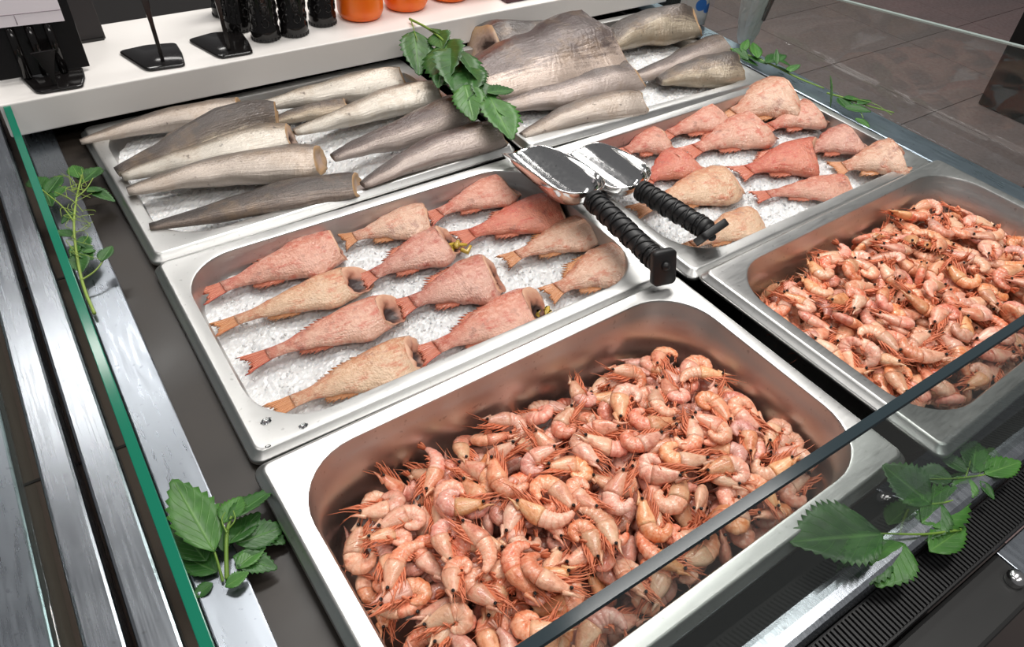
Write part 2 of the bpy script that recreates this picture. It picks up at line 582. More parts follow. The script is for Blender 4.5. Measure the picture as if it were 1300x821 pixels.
# glass side and front panes
gl = thing('left_glass_pane', 'low glass side pane with thick green edge left of the trays', 'glass pane', (-0.083, 0.1, WZ))
b = MB()
b.box((-0.0042, -0.49, 0.0), (0.0042, 0.64, 0.072))
b.build('pane', M['pane_left'], gl, False)
b = MB()
b.box((-0.0045, -0.49, 0.072), (0.0045, 0.64, 0.0745))
bevel(b.build('polished_edge', M['green_edge'], gl, False), 0.0008)

gr = thing('right_glass_pane', 'tall sloped glass side pane on the far right ledge, shop floor behind it', 'glass pane', (1.156, 0.2, -0.02))
b = MB()
ys = [(-0.56, 0.232), (0.62, 0.094)]


def slab(mb, lo_z0, lo_z1, hi_z0, hi_z1, x0, x1, y0, y1):
    vs = [(x0, y0, lo_z0), (x1, y0, lo_z0), (x1, y1, lo_z1), (x0, y1, lo_z1),
          (x0, y0, hi_z0), (x1, y0, hi_z0), (x1, y1, hi_z1), (x0, y1, hi_z1)]
    mb.add(vs, [(3, 2, 1, 0), (4, 5, 6, 7), (0, 1, 5, 4), (1, 2, 6, 5), (2, 3, 7, 6), (3, 0, 4, 7)])


slab(b, 0, 0, 0.230, 0.098, -0.004, 0.004, -0.56, 0.60)
b.build('pane', M['pane'], gr, False)
b = MB()
slab(b, 0.230, 0.098, 0.2325, 0.1005, -0.004, 0.004, -0.56, 0.60)
b.build('polished_edge', M['pale_edge'], gr, False)

gf = thing('front_glass_pane', 'clear glass pane with a dark edge in front of the shrimp trays', 'glass pane', (0.5, -0.37, -0.01))
b = MB()
t0, t1 = Vector((0, 0.0, 0.0)), Vector((0, 0.042, 0.16))
nrm = Vector((0, 0.16, -0.042)).normalized() * 0.004
vs = []
for x in (-0.59, 0.65):
    for q in (t0 - nrm, t0 + nrm, t1 + nrm, t1 - nrm):
        vs.append((x, q.y, q.z))
b.add(vs, [(0, 1, 2, 3), (7, 6, 5, 4), (0, 4, 5, 1), (1, 5, 6, 2), (2, 6, 7, 3), (3, 7, 4, 0)])
b.build('pane', M['pane_front'], gf, False)
b = MB()
t2 = t1 + Vector((0, 0.0007, 0.0027))
vs = []
for x in (-0.59, 0.65):
    for q in (t1 - nrm * 1.05, t1 + nrm * 1.05, t2 + nrm * 1.05, t2 - nrm * 1.05):
        vs.append((x, q.y, q.z))
b.add(vs, [(0, 1, 2, 3), (7, 6, 5, 4), (0, 4, 5, 1), (1, 5, 6, 2), (2, 6, 7, 3), (3, 7, 4, 0)])
b.build('polished_edge', M['dark_edge'], gf, False)

# neighbouring counter at the left: two aluminium rails, its glass and a raised brown stand-in for the floor
nb = thing('neighbour_counter', 'neighbouring counter with a raised brown stand-in floor left of the green-edged glass', 'counter', (-0.3, 0.3, FZ))
part('standin_floor', M['brown'], (-0.60, -0.5, -0.075), (-0.090, 1.0, -0.06), root=nb)  # added in place of the lit floor below, raised so the gaps stay brown
part('cabinet_body', M['dark_void'], (-0.60, -0.45, FZ), (-0.11, 1.0, -0.076), root=nb)
for y in (-0.48, -0.18, 0.12):
    jb = MB()
    jb.box((-0.30, y, 0.8402), (0.21, y + 0.003, 0.8412))
    jb.build('standin_floor_joint', M['grout'], nb, False)
part('rail', M['rail'], (-0.1275, -0.45, -0.06), (-0.0985, 1.0, -0.012), 0.003, root=nb)
part('rail', M['rail'], (-0.1610, -0.45, -0.06), (-0.1335, 1.0, -0.012), 0.003, root=nb)
part('glass_strip', M['pane_left'], (-0.1790, -0.45, -0.06), (-0.1720, 1.0, 0.0), 0.001, root=nb)
part('ledge', M['ledge'], (-0.30, -0.45, -0.06), (-0.181, 1.0, -0.03), 0.002, root=nb)


# ------------------------------------------------------------------ trays
def rrect(a, b_, r, z, n=9):
    pts = []
    for cx, cy, a0 in ((1, 1, 0), (-1, 1, 90), (-1, -1, 180), (1, -1, 270)):
        for k in range(n + 1):
            t = math.radians(a0 + 90 * k / n)
            pts.append(Vector((cx * (a - r) + r * math.cos(t), cy * (b_ - r) + r * math.sin(t), z)))
    return pts


TW = 0.266
THK = {'A': 0.181, 'F': 0.181, 'B': 0.1665, 'C': 0.1640, 'D': 0.1665, 'E': 0.1640}
TR = {  # x, y of the middle, height of the rim, yaw
    'A': (0.2617, 0.5185, -0.0050, 0.0254), 'B': (0.2659, 0.1655, -0.0070, 0.0072), 'C': (0.2666, -0.1690, 0.0017, 0.0229),
    'D': (0.8065, 0.1525, 0.0, 0.0156), 'E': (0.8182, -0.1730, 0.0071, 0.0337), 'F': (0.8060, 0.4995, 0.0010, -0.0250)}
OPK = {k: (0.242, v - 0.024, 0.066) for k, v in THK.items()}      # half opening and its corner radius


def tray(key, depth, label):
    x, y, z, yw = TR[key]
    root = thing('steel_food_tray', label, 'tray', (x, y, z), (0, 0, yw), 'steel trays of the fish counter')
    a, b_, r = OPK[key]
    TH = THK[key]
    mb = MB()
    rings = [rrect(TW - 0.0004, TH - 0.0004, 0.012, -0.0125), rrect(TW, TH, 0.012, -0.0115), rrect(TW - 0.0002, TH - 0.0002, 0.012, -0.0085),
             rrect(TW - 0.0012, TH - 0.0012, 0.0115, -0.0070), rrect(TW - 0.0040, TH - 0.0040, 0.010, -0.0055),
             rrect(TW - 0.0062, TH - 0.0062, 0.009, -0.0012), rrect(TW - 0.0076, TH - 0.0076, 0.008, 0.0), rrect(TW - 0.009, TH - 0.009, 0.008, 0.0003)]
    mb.loft(rings)
    mb.build('rim_edge', M['tray'], root)
    mb = MB()
    mb.loft([rrect(TW - 0.009, TH - 0.009, 0.008, 0.0003), rrect(a + 0.0035, b_ + 0.0035, r + 0.002, 0.0003), rrect(a + 0.0012, b_ + 0.0012, r, -0.0004)])
    mb.build('flange', M['tray'], root)
    mb = MB()
    rr = [rrect(a + 0.0012, b_ + 0.0012, r, -0.0004), rrect(a, b_, r, -0.0030), rrect(a - 0.002, b_ - 0.002, r - 0.001, -0.016),
          rrect(a - 0.0035, b_ - 0.0035, r - 0.002, -0.018), rrect(a - 0.009, b_ - 0.009, r - 0.004, -depth + 0.022),
          rrect(a - 0.012, b_ - 0.012, r - 0.006, -depth + 0.010), rrect(a - 0.020, b_ - 0.020, r - 0.012, -depth + 0.002),
          rrect(a - 0.030, b_ - 0.030, r - 0.020, -depth)]
    mb.loft(rr, True, False, True)
    mb.build('basin', M['tray'], root)
    return root


tray('A', 0.055, 'steel tray of grey whitefish at the back left under the white shelf')
tray('B', 0.065, 'steel tray of redfish on ice in the middle of the left column')
tray('C', 0.105, 'deep steel tray of shrimp at the front, nearest the green-edged glass')
tray('D', 0.065, 'steel tray of redfish on ice beside the right ledge, behind the scoops')
tray('E', 0.105, 'deep steel tray of shrimp at the front right, behind the sloped glass')
tray('F', 0.055, 'steel tray of large grey whitefish at the back right corner')


def ice(key, lvl, mat, label, amp=0.004, chips=900, seed=1, shape=None):
    """bed of crushed ice filling a tray to the level lvl below the rim, with loose chips"""
    x, y, z, yw = TR[key]
    a, b_, r = OPK[key][0] - 0.0048, OPK[key][1] - 0.0048, OPK[key][2] - 0.004
    rnd = random.Random(seed)
    NX, NY = 132, 80
    mb = MB()
    vs = []

    def hgt(px, py):
        p = Vector((px * 28 + seed * 9, py * 28, seed))
        h = mnoise.noise(p) * amp + mnoise.noise(p * 3.1) * amp * 0.5 + mnoise.noise(p * 9) * 0.0014 + rnd.uniform(-1, 1) * 0.0009
        if shape:
            h += shape(px, py)
        return lvl + h

    for j in range(NY):
        for i in range(NX):
            px = (2 * i / (NX - 1) - 1) * a
            py = (2 * j / (NY - 1) - 1) * b_
            qx, qy = abs(px) - (a - r), abs(py) - (b_ - r)
            if qx > 0 and qy > 0:
                l = math.hypot(qx, qy)
                if l > r:
                    px = math.copysign(a - r + qx * r / l, px)
                    py = math.copysign(b_ - r + qy * r / l, py)
            vs.append((px, py, hgt(px, py)))
    fs = [(j * NX + i, j * NX + i + 1, (j + 1) * NX + i + 1, (j + 1) * NX + i) for j in range(NY - 1) for i in range(NX - 1)]
    mb.add(vs, fs)
    for _ in range(chips):
        px, py = rnd.uniform(-a, a) * 0.95, rnd.uniform(-b_, b_) * 0.93
        s = rnd.uniform(0.0010, 0.0026)
        c = Vector((px, py, hgt(px, py) + s * 0.25))
        q = Quaternion((rnd.uniform(-1, 1), rnd.uniform(-1, 1), rnd.uniform(-1, 1), rnd.uniform(-1, 1))).normalized()
        oc = [q @ Vector(v) * s + c for v in ((1, 0, 0), (-1, 0, 0), (0, 1.2, 0), (0, -0.8, 0), (0, 0, 0.7), (0, 0, -0.7))]
        mb.add(oc, [(0, 2, 4), (2, 1, 4), (1, 3, 4), (3, 0, 4), (2, 0, 5), (1, 2, 5), (3, 1, 5), (0, 3, 5)])
    o = mb.build('crushed_ice', mat, None, False)
    o.location = (x, y, z)
    o.rotation_euler = (0, 0, yw)
    return tag(o, label, 'ice', None, 'stuff')


ice('A', -0.022, M['snow'], 'packed white ice under the grey whitefish at the back left', 0.003, 300, 3)
ice('B', -0.033, M['ice'], 'crushed ice bed under the redfish in the left middle tray', 0.005, 1300, 5)
ice('D', -0.030, M['ice'], 'crushed ice bed under the redfish in the right tray', 0.006, 1300, 6)
ice('F', -0.022, M['snow'], 'packed ice under the large whitefish at the back right', 0.003, 400, 8)


# ------------------------------------------------------------------ fish
def prof(tab, t):
    for (t0, a0), (t1, a1) in zip(tab, tab[1:]):
        if t <= t1:
            k = (t - t0) / (t1 - t0)
            k = k * k * (3 - 2 * k)
            return a0 + (a1 - a0) * k
    return tab[-1][1]


RED_H = [(0.0, 0.30), (0.12, 0.29), (0.30, 0.50), (0.50, 0.80), (0.70, 1.0), (0.88, 1.0), (1.0, 0.90)]
RED_K = [(0.0, 0.07), (0.12, 0.17), (0.40, 0.34), (0.70, 0.47), (0.95, 0.50), (1.0, 0.46)]
GRY_H = [(0.0, 0.24), (0.06, 0.34), (0.20, 0.50), (0.45, 0.78), (0.70, 0.98), (0.88, 1.0), (0.97, 0.96), (1.0, 0.86)]
GRY_K = [(0.0, 0.14), (0.10, 0.24), (0.35, 0.46), (0.65, 0.64), (0.85, 0.68), (1.0, 0.58)]
WDG_H = [(0.0, 0.45), (0.2, 0.58), (0.5, 0.80), (0.8, 0.98), (1.0, 1.0)]
WDG_K = [(0.0, 0.22), (0.5, 0.42), (0.85, 0.46), (1.0, 0.40)]


def fish(name, label, group, tail, cut, wid, z, mat, fleshm, finm, H, K, slant=0.35, bend=0.0, kind='red', flip=1, roll=0.0,
         dorsal=True, hscale=1.0, zt=None, gut=False, cavity=1.0, belly_fin=True, seed=0, kfac=1.0, opening=0.7, wave=0.0):
    """a headless fish lying on its side from the tail pixel to the pixel of the cut; wid = width in pixels at its broadest"""
    rnd = random.Random(seed * 13 + 5)
    T = at(tail[0], tail[1], z if zt is None else zt)
    Cc = at(cut[0], cut[1], z)
    ax = Cc - T
    L = ax.length
    axn = ax.normalized()
    side = Vector((-axn.y, axn.x, 0)).normalized()        # towards the back of the counter: dorsal when flip = 1
    # width in metres across the axis
    du, dv = cut[0] - tail[0], cut[1] - tail[1]
    l = math.hypot(du, dv)
    nx, ny = -dv / l * wid / 2, du / l * wid / 2
    mx, my = tail[0] + du * 0.7, tail[1] + dv * 0.7
    wv = at(mx + nx, my + ny, z) - at(mx - nx, my - ny, z)
    hmax = abs(wv.dot(side)) / 2 * 0.90 * hscale
    root = thing(name, label, 'fish', (T.x, T.y, z), (0, 0, 0), group)
    base = Vector(root.location)
    side = side * flip
    upv = Vector((0, 0, 1))
    if roll:
        q = Quaternion(axn, roll * flip)
        side, upv = q @ side, q @ upv
    dz = side.cross(axn) * (1 if side.cross(axn).z > 0 else -1)
    # tail fin takes the first part of the length for redfish
    tf = 0.17 if kind == 'red' else 0.0
    n, rn = 20, 30

    def centre(t):
        s = tf + (1 - tf) * t
        p = T + ax * s
        p = p + side * flip * (bend * L * 4 * s * (1 - s)) + side * (wave * L * math.sin(2 * PI * s + seed))
        return p

    rings, uvs = [], []
    kk = hmax * kfac
    for i in range(rn + 1):
        t = i / rn
        h, k = prof(H, t) * hmax, prof(K, t) * kk
        c = centre(t)
        d = (centre(min(1, t + 0.02)) - centre(max(0, t - 0.02))).normalized()
        s_ = (side - d * side.dot(d)).normalized()
        sl = slant * hmax * max(0.0, (t - 0.65) / 0.35) ** 1.5
        ring, uvr = [], []
        for j in range(n):
            ph = 2 * PI * j / n
            cx, sx = math.cos(ph), math.sin(ph)
            ex = 1.12 if kind == 'red' else 0.86
            a = math.copysign(abs(cx) ** (2 - ex), cx) * h
            if kind == 'red':
                a *= (1 + 0.20 * math.exp(-((t - 0.70) / 0.17) ** 2)) if cx < 0 else 0.92
            e = math.copysign(abs(sx) ** ex, sx) * k
            if e < 0:
                e *= 0.75
            nz = Vector((t * 5 + seed * 3.1, cx * 1.4, sx * 1.4 + seed))
            lump = 1 + (0.07 if kind == 'red' else 0.13) * mnoise.noise(nz) + 0.035 * mnoise.noise(nz * 3.3)
            # lengthwise hollows of the soft flanks
            e *= 1 + (0.10 if kind == 'red' else 0.20) * mnoise.noise(Vector((t * 2.2 + seed, ph * 1.6, seed * 2.0)))
            # collapsed belly near the cut
            if t > 0.55 and cx < 0:
                e *= 1 - 0.40 * (t - 0.55) / 0.45 * abs(cx)
            edge = 1 + (0.05 * mnoise.noise(Vector((ph * 2.0, seed, 4.0))) if t > 0.9 else 0)
            back_cut = opening * k * (sx + 0.3) * max(0.0, (t - 0.8) / 0.2) ** 2
            ring.append(c + s_ * a * lump * edge + dz * (e * lump) + d * (sl * cx - back_cut) - base)
            uvr.append((t, (1 - cx) / 2))
        rings.append(ring)
        uvs.append(uvr)
    mb = MB()
    mb.loft(rings, True, True, False, uvs)
    mb.build('body', mat, root)
    # cut face: flesh rim and body cavity
    R = rings[-1]
    ce = sum(R, Vector()) / len(R)
    d = (centre(1) - centre(0.95)).normalized()
    cr, cu = [], []
    cav = ce - s_ * hmax * (0.36 if cavity > 0.3 else 0.0)
    for q, (sc_, dep) in enumerate(((1.0, 0.0), (0.94, 0.0016), (0.70, 0.0004), (0.50, -0.004 * cavity), (0.40, -0.010 * cavity), (0.2, -0.012 * cavity))):
        cen_ = ce.lerp(cav, min(1.0, (1 - sc_) * 2.2))
        rag = (0.55 if cavity > 0.3 else 0.1) * (0.0 if q == 0 else 1.0)
        cr.append([cen_ + (p - ce) * sc_ * (1 + rag * (1 - sc_ * 0.7) * mnoise.noise(p * 130)) + d * (dep * (1 + 0.5 * mnoise.noise(p * 90)) + (0.0028 * mnoise.noise(p * 210) if 0 < q < 4 else 0)) for p in R])
        cu.append([(q / 5 if cavity > 0.3 else q / 12, 0.5)] * n)
    mb = MB()
    mb.loft(cr, True, False, True, cu)
    mb.build('cut_face', fleshm, root)
    # tail fin
    h0 = prof(H, 0) * hmax
    if kind == 'red':
        mb = MB()
        vs, us, fs = [], [], []
        NR, NS = 21, 6
        spread = hmax * rnd.uniform(0.40, 0.60)
        for i in range(NS + 1):
            s = i / NS
            p = T + ax * (tf + 0.035) * (1 - s) + side * flip * bend * L * 4 * tf * (1 - tf) * (1 - s)
            for j in range(NR):
                v = 2 * j / (NR - 1) - 1
                ww = h0 * 0.9 + (spread - h0 * 0.9) * s ** 1.2
                notch = (0.30 * (1 - abs(v)) + (0.14 if j % 2 else 0) + rnd.uniform(0, 0.12)) * (s ** 3) * tf * L
                vs.append(p + side * v * ww + axn * notch + upv * (0.0016 * math.sin(j * 2.2 + seed) * s - 0.004 * s) - base)
                us.append((s, j / NR * 2))
        for i in range(NS):
            for j in range(NR - 1):
                fs.append((i * NR + j, i * NR + j + 1, (i + 1) * NR + j + 1, (i + 1) * NR + j))
        mb.add(vs, fs, us)
        solid(mb.build('tail_fin', finm, root), 0.0012)

    def finstrip(nm, t0, t1, sgn, height, spiky, nn=18, sweep=1.5):
        # swept-back spines with torn membrane between them
        mb = MB()
        vs, us, fs = [], [], []
        for i in range(nn + 1):
            t = t0 + (t1 - t0) * i / nn
            h = prof(H, t) * hmax
            c = centre(t)
            prf = math.sin(PI * (0.10 + 0.86 * (1 - i / nn))) ** 0.8
            sp = rnd.uniform(0.8, 1.15) if i % 2 == 0 else rnd.uniform(0.9, 1.0) - spiky
            back = -axn * height * sweep * sp
            for q in range(3):
                e = q / 2
                vs.append(c + side * sgn * (h * 0.90 + height * prf * sp * e) + back * e * prf - dz * (0.001 + 0.003 * e) - base)
                us.append((e, i / nn * 2.4))
        for i in range(nn):
            for q in range(2):
                fs.append((i * 3 + q, i * 3 + q + 1, (i + 1) * 3 + q + 1, (i + 1) * 3 + q))
        mb.add(vs, fs, us)
        solid(mb.build(nm, finm, root), 0.0010)

    if dorsal:
        if kind == 'red':
            finstrip('dorsal_fin', 0.20, 0.72, 1, hmax * 0.24, 0.55, 26)
        else:
            finstrip('dorsal_fin', 0.22, 0.74, 1, hmax * 0.16, 0.15)
    if belly_fin:
        finstrip('anal_fin', 0.22, 0.46, -1, hmax * 0.15, 0.5, 12, 3.0)
    if gut:
        g = MB()
        p0 = ce - side * hmax * 0.5
        for q in range(5):
            w0 = p0 + Vector((rnd.uniform(-1, 1), rnd.uniform(-1, 1), rnd.uniform(-1, 0.4))) * 0.006
            g.tube([w0, w0 + Vector((rnd.uniform(-1, 1), rnd.uniform(-1, 1), rnd.uniform(-0.3, 0.3))) * 0.012,
                    w0 + Vector((rnd.uniform(-1, 1), rnd.uniform(-1, 1), rnd.uniform(-0.5, 0.2))) * 0.016], [0.003, 0.0036, 0.002], 7)
        g.build('gut_scrap', M['gut'], root)
    return root


BK, SD, BL = (0.50, 0.125, 0.075), (0.60, 0.26, 0.19), (0.68, 0.46, 0.37)
RM = {
    'red': redfish_mat('redfish_skin_red', (0.46, 0.075, 0.035), (0.58, 0.175, 0.10), (0.64, 0.34, 0.25), 1.0),
    'pink': redfish_mat('redfish_skin_pink', (0.48, 0.105, 0.055), (0.60, 0.215, 0.135), (0.66, 0.385, 0.285), 2.3),
    'plum': redfish_mat('redfish_skin_plum', (0.38, 0.08, 0.05), (0.54, 0.185, 0.125), (0.62, 0.345, 0.265), 3.1),
    'pale': redfish_mat('redfish_skin_pale', (0.50, 0.16, 0.075), (0.61, 0.29, 0.18), (0.68, 0.45, 0.33), 4.7),
    'amber': redfish_mat('redfish_skin_amber', (0.50, 0.17, 0.07), (0.60, 0.29, 0.15), (0.66, 0.45, 0.30), 5.9),
    'deep': redfish_mat('redfish_skin_deep', (0.48, 0.055, 0.025), (0.56, 0.12, 0.07), (0.60, 0.22, 0.14), 7.2)}
G1, G2 = 'headless redfish on the left ice tray', 'headless redfish on the right ice tray'
zb = -0.024
RF = [
    ('B', (250, 376), (428, 311), 52, 'red', dict(slant=0.15), 'red headless fish with a spread tail, farthest left in the left ice tray'),
    ('B', (264, 418), (458, 353), 46, 'amber', dict(slant=0.3, dorsal=False), 'pale amber headless fish second from the tray corner with its tail near the left wall'),
    ('B', (303, 463), (500, 390), 52, 'pink', dict(slant=0.3, gut=False), 'pink headless fish third from the left corner with a dark cavity at the cut'),
    ('B', (335, 523), (530, 446), 60, 'amber', dict(slant=0.25), 'orange-tan headless fish nearest the front left corner of the left ice tray'),
    ('B', (430, 305), (542, 276), 44, 'pale', dict(slant=0.2, dorsal=False), 'small pale orange headless fish touching the cut of the farthest left one'),
    ('B', (452, 358), (572, 303), 52, 'plum', dict(slant=0.3, gut=True), 'plum-pink headless fish with yellow scraps at its belly, middle of the left tray'),
    ('B', (500, 391), (628, 346), 64, 'plum', dict(slant=0.25), 'broad mauve headless fish at the centre of the front row of the left tray'),
    ('B', (525, 452), (683, 386), 66, 'red', dict(slant=0.45, gut=True), 'large red headless fish with spiny fin beside the front rim of the left tray'),
    ('B', (538, 277), (648, 234), 44, 'red', dict(slant=0.15), 'slim red headless fish with an open cavity by the back wall of the left tray'),
    ('B', (575, 303), (706, 264), 50, 'deep', dict(slant=0.2), 'red headless fish lying under the bowl of the front scoop'),
    ('B', (636, 331), (752, 288), 48, 'pale', dict(slant=0.2), 'pale pinkish headless fish beside the handle of the front scoop'),
    ('B', (690, 374), (792, 328), 64, 'pale', dict(slant=0.1), 'stout pale headless fish in the right corner of the left ice tray'),
    ('D', (786, 194), (842, 176), 40, 'red', dict(slant=0.2, dorsal=False), 'small red headless fish tucked behind the rear scoop bowl'),
    ('D', (812, 232), (876, 202), 52, 'deep', dict(slant=0.1, dorsal=False, belly_fin=False), 'short rosy headless fish next to the handle of the rear scoop'),
    ('D', (836, 174), (918, 144), 42, 'red', dict(slant=0.2, dorsal=False), 'orange-red headless fish near the back left of the right ice tray'),
    ('D', (866, 194), (970, 160), 52, 'pink', dict(slant=0.2), 'large pink headless fish in the middle of the right tray, spine fin raised'),
    ('D', (918, 148), (1000, 120), 54, 'pale', dict(z=0.0, zt=-0.02, slant=0.15, dorsal=False), 'pale salmon headless fish in the far corner of the right ice tray'),
    ('D', (966, 164), (1040, 141), 38, 'pink', dict(z=-0.006, zt=-0.02, slant=0.25, dorsal=False), 'slim pink headless fish by the right wall, second from the far corner'),
    ('D', (932, 219), (1036, 196), 50, 'deep', dict(slant=0.9, cavity=0.1), 'vivid red headless fish with a pointed back in the middle of the right tray'),
    ('D', (1014, 194), (1088, 173), 40, 'plum', dict(z=-0.008, zt=-0.02, slant=0.25, dorsal=False), 'brownish red headless fish by the right wall, third from the far corner'),
    ('D', (1056, 214), (1148, 196), 44, 'pale', dict(z=0.004, zt=-0.02, slant=0.2, dorsal=False), 'whitish headless fish at the right front corner of the right tray'),
    ('D', (954, 248), (1074, 236), 34, 'red', dict(slant=0.2, dorsal=False), 'thin red-tailed headless fish beside the front right shrimp tray rim'),
    ('D', (800, 268), (930, 228), 52, 'amber', dict(slant=0.2, dorsal=False), 'orange headless fish whose tail passes under the rear scoop handle'),
    ('D', (862, 318), (958, 276), 46, 'amber', dict(slant=0.2, dorsal=False), 'yellowish headless fish at the front left corner of the right tray near the scoop end'),
]
for i, (tr, t, c, wd, mk, kw, lb) in enumerate(RF):
    kw = dict(kw)
    fin = 'fin_orange' if mk in ('amber', 'pale') else 'fin_red'
    fish('headless_redfish', lb, G1 if tr == 'B' else G2, t, c, wd, kw.pop('z', -0.026 if tr == 'B' else -0.018), RM[mk], M['flesh_red'], M[fin],
         RED_H, RED_K, seed=i + 1, kind='red', opening=(0.3, 1.5, 1.3, 0.8, 0.2, 1.0, 0.6, 1.1, 0.9, 0.1, 0.5, 0.2)[i % 12], **kw)

GM = {
    'dark': greyfish_mat('whitefish_skin_dark', (0.045, 0.034, 0.030), (0.095, 0.073, 0.062), (0.24, 0.18, 0.145), 0.80, 1.0),
    'dark2': greyfish_mat('whitefish_skin_brown', (0.060, 0.045, 0.038), (0.15, 0.115, 0.092), (0.46, 0.38, 0.28), 0.72, 2.2),
    'pale': greyfish_mat('whitefish_skin_pale', (0.085, 0.064, 0.052), (0.30, 0.235, 0.19), (0.58, 0.49, 0.42), 0.52, 3.4, 0.35),
    'cream': greyfish_mat('whitefish_skin_cream', (0.11, 0.075, 0.048), (0.40, 0.335, 0.265), (0.66, 0.60, 0.52), 0.44, 4.6, 0.55),
    'mauve': greyfish_mat('whitefish_skin_mauve', (0.062, 0.046, 0.042), (0.20, 0.155, 0.14), (0.50, 0.41, 0.365), 0.58, 5.8, 0.25),
    'wedge': greyfish_mat('whitefish_skin_two_tone', (0.085, 0.058, 0.052), (0.13, 0.095, 0.085), (0.58, 0.46, 0.39), 0.60, 7.0, 0.35)}
G3, G4 = 'headless whitefish in the back left tray', 'headless whitefish in the back right tray'
GF = [
    (G3, (102, 180), (306, 137), 30, -0.004, 'pale', dict(bend=0.02, dorsal=False), 'thin pale headless whitefish poking its tail over the left rim of the back tray'),
    (G3, (148, 218), (352, 148), 38, 0.004, 'dark2', dict(bend=0.03, dorsal=True, roll=0.6), 'dark-backed headless whitefish, second from the shelf at the left end'),
    (G3, (156, 226), (372, 176), 42, 0.002, 'cream', dict(bend=0.03, dorsal=False), 'creamy pale headless whitefish between two darker ones at the left'),
    (G3, (162, 242), (408, 203), 46, 0.002, 'pale', dict(bend=0.03, dorsal=False), 'whitefish with pale side and torn brown belly at the left of the back tray'),
    (G3, (190, 288), (455, 236), 40, -0.004, 'dark', dict(bend=0.02, dorsal=False), 'long dark brown headless whitefish along the front rim of the back left tray'),
    (G3, (318, 140), (514, 101), 34, -0.002, 'cream', dict(bend=0.02, dorsal=False), 'pale headless whitefish next to the shelf edge, left of the leaves'),
    (G3, (330, 158), (440, 133), 22, -0.010, 'dark2', dict(bend=0.0, dorsal=False), 'narrow dark whitefish half hidden below the pale one at the shelf'),
    (G3, (374, 168), (560, 118), 38, 0.000, 'cream', dict(bend=0.02, dorsal=True, seed=41), 'whitefish with yellowish belly and dark back fin behind the leaves'),
    (G3, (424, 202), (588, 140), 40, 0.004, 'mauve', dict(bend=0.0, dorsal=False, roll=0.35), 'mauve-grey headless whitefish whose cut end touches the green sprig'),
    (G3, (460, 234), (634, 168), 46, 0.002, 'mauve', dict(bend=0.03, dorsal=False), 'stout mauve-grey whitefish under the lowest leaf of the hanging sprig'),
    (G4, (800, 42), (612, 62), 52, 0.010, 'dark', dict(bend=0.03, dorsal=False, cavity=0.6, flip=-1), 'dark whitefish along the shelf with its open cut facing left'),
    (G4, (598, 112), (768, 64), 96, 0.014, 'wedge', dict(roll=0.25, slant=0.15, opening=0.1, dorsal=False, cavity=0.1), 'broad wedge of whitefish, dark above and pale below, behind the leaves'),
    (G4, (764, 64), (882, 30), 52, 0.008, 'dark2', dict(bend=0.10, dorsal=False, cavity=0.8), 'dark curved whitefish at the back right beside the shelf end'),
    (G4, (640, 128), (730, 104), 34, -0.010, 'cream', dict(dorsal=False), 'pale tail half of a whitefish lying below the broad wedge'),
    (G4, (622, 140), (806, 98), 44, 0.002, 'mauve', dict(bend=-0.02, dorsal=False), 'silvery whitefish with an orange tail stub right of the leaves'),
    (G4, (662, 172), (816, 130), 42, 0.000, 'pale', dict(bend=0.04, dorsal=False), 'pale whitefish along the front rim of the back right tray'),
    (G4, (790, 102), (918, 58), 36, -0.002, 'mauve', dict(bend=-0.03, dorsal=False), 'silver-grey whitefish with a raised cut end near the right corner'),
    (G4, (838, 104), (940, 88), 44, 0.000, 'dark2', dict(bend=0.04, dorsal=False), 'short brown-backed whitefish in the right front corner of its tray'),
]
for i, (gp, t, c, wd, z, mk, kw, lb) in enumerate(GF):
    kw = dict(kw)
    kw.setdefault('cavity', (0.1, 0.2, 0.5, 0.1)[i % 4])
    sd = kw.pop('seed', i + 40)
    H_, K_ = (WDG_H, WDG_K) if mk == 'wedge' else (GRY_H, GRY_K)
    fish('headless_whitefish', lb, gp, t, c, wd, z, GM[mk], M['flesh_grey'], M['fin_grey'], H_, K_, kind='grey', seed=sd,
         slant=kw.pop('slant', 0.2), belly_fin=False, opening=kw.pop('opening', 0.35), hscale=0.84 if mk != 'wedge' else 0.95, wave=0.012 * (1 if i % 2 else -1), **kw)


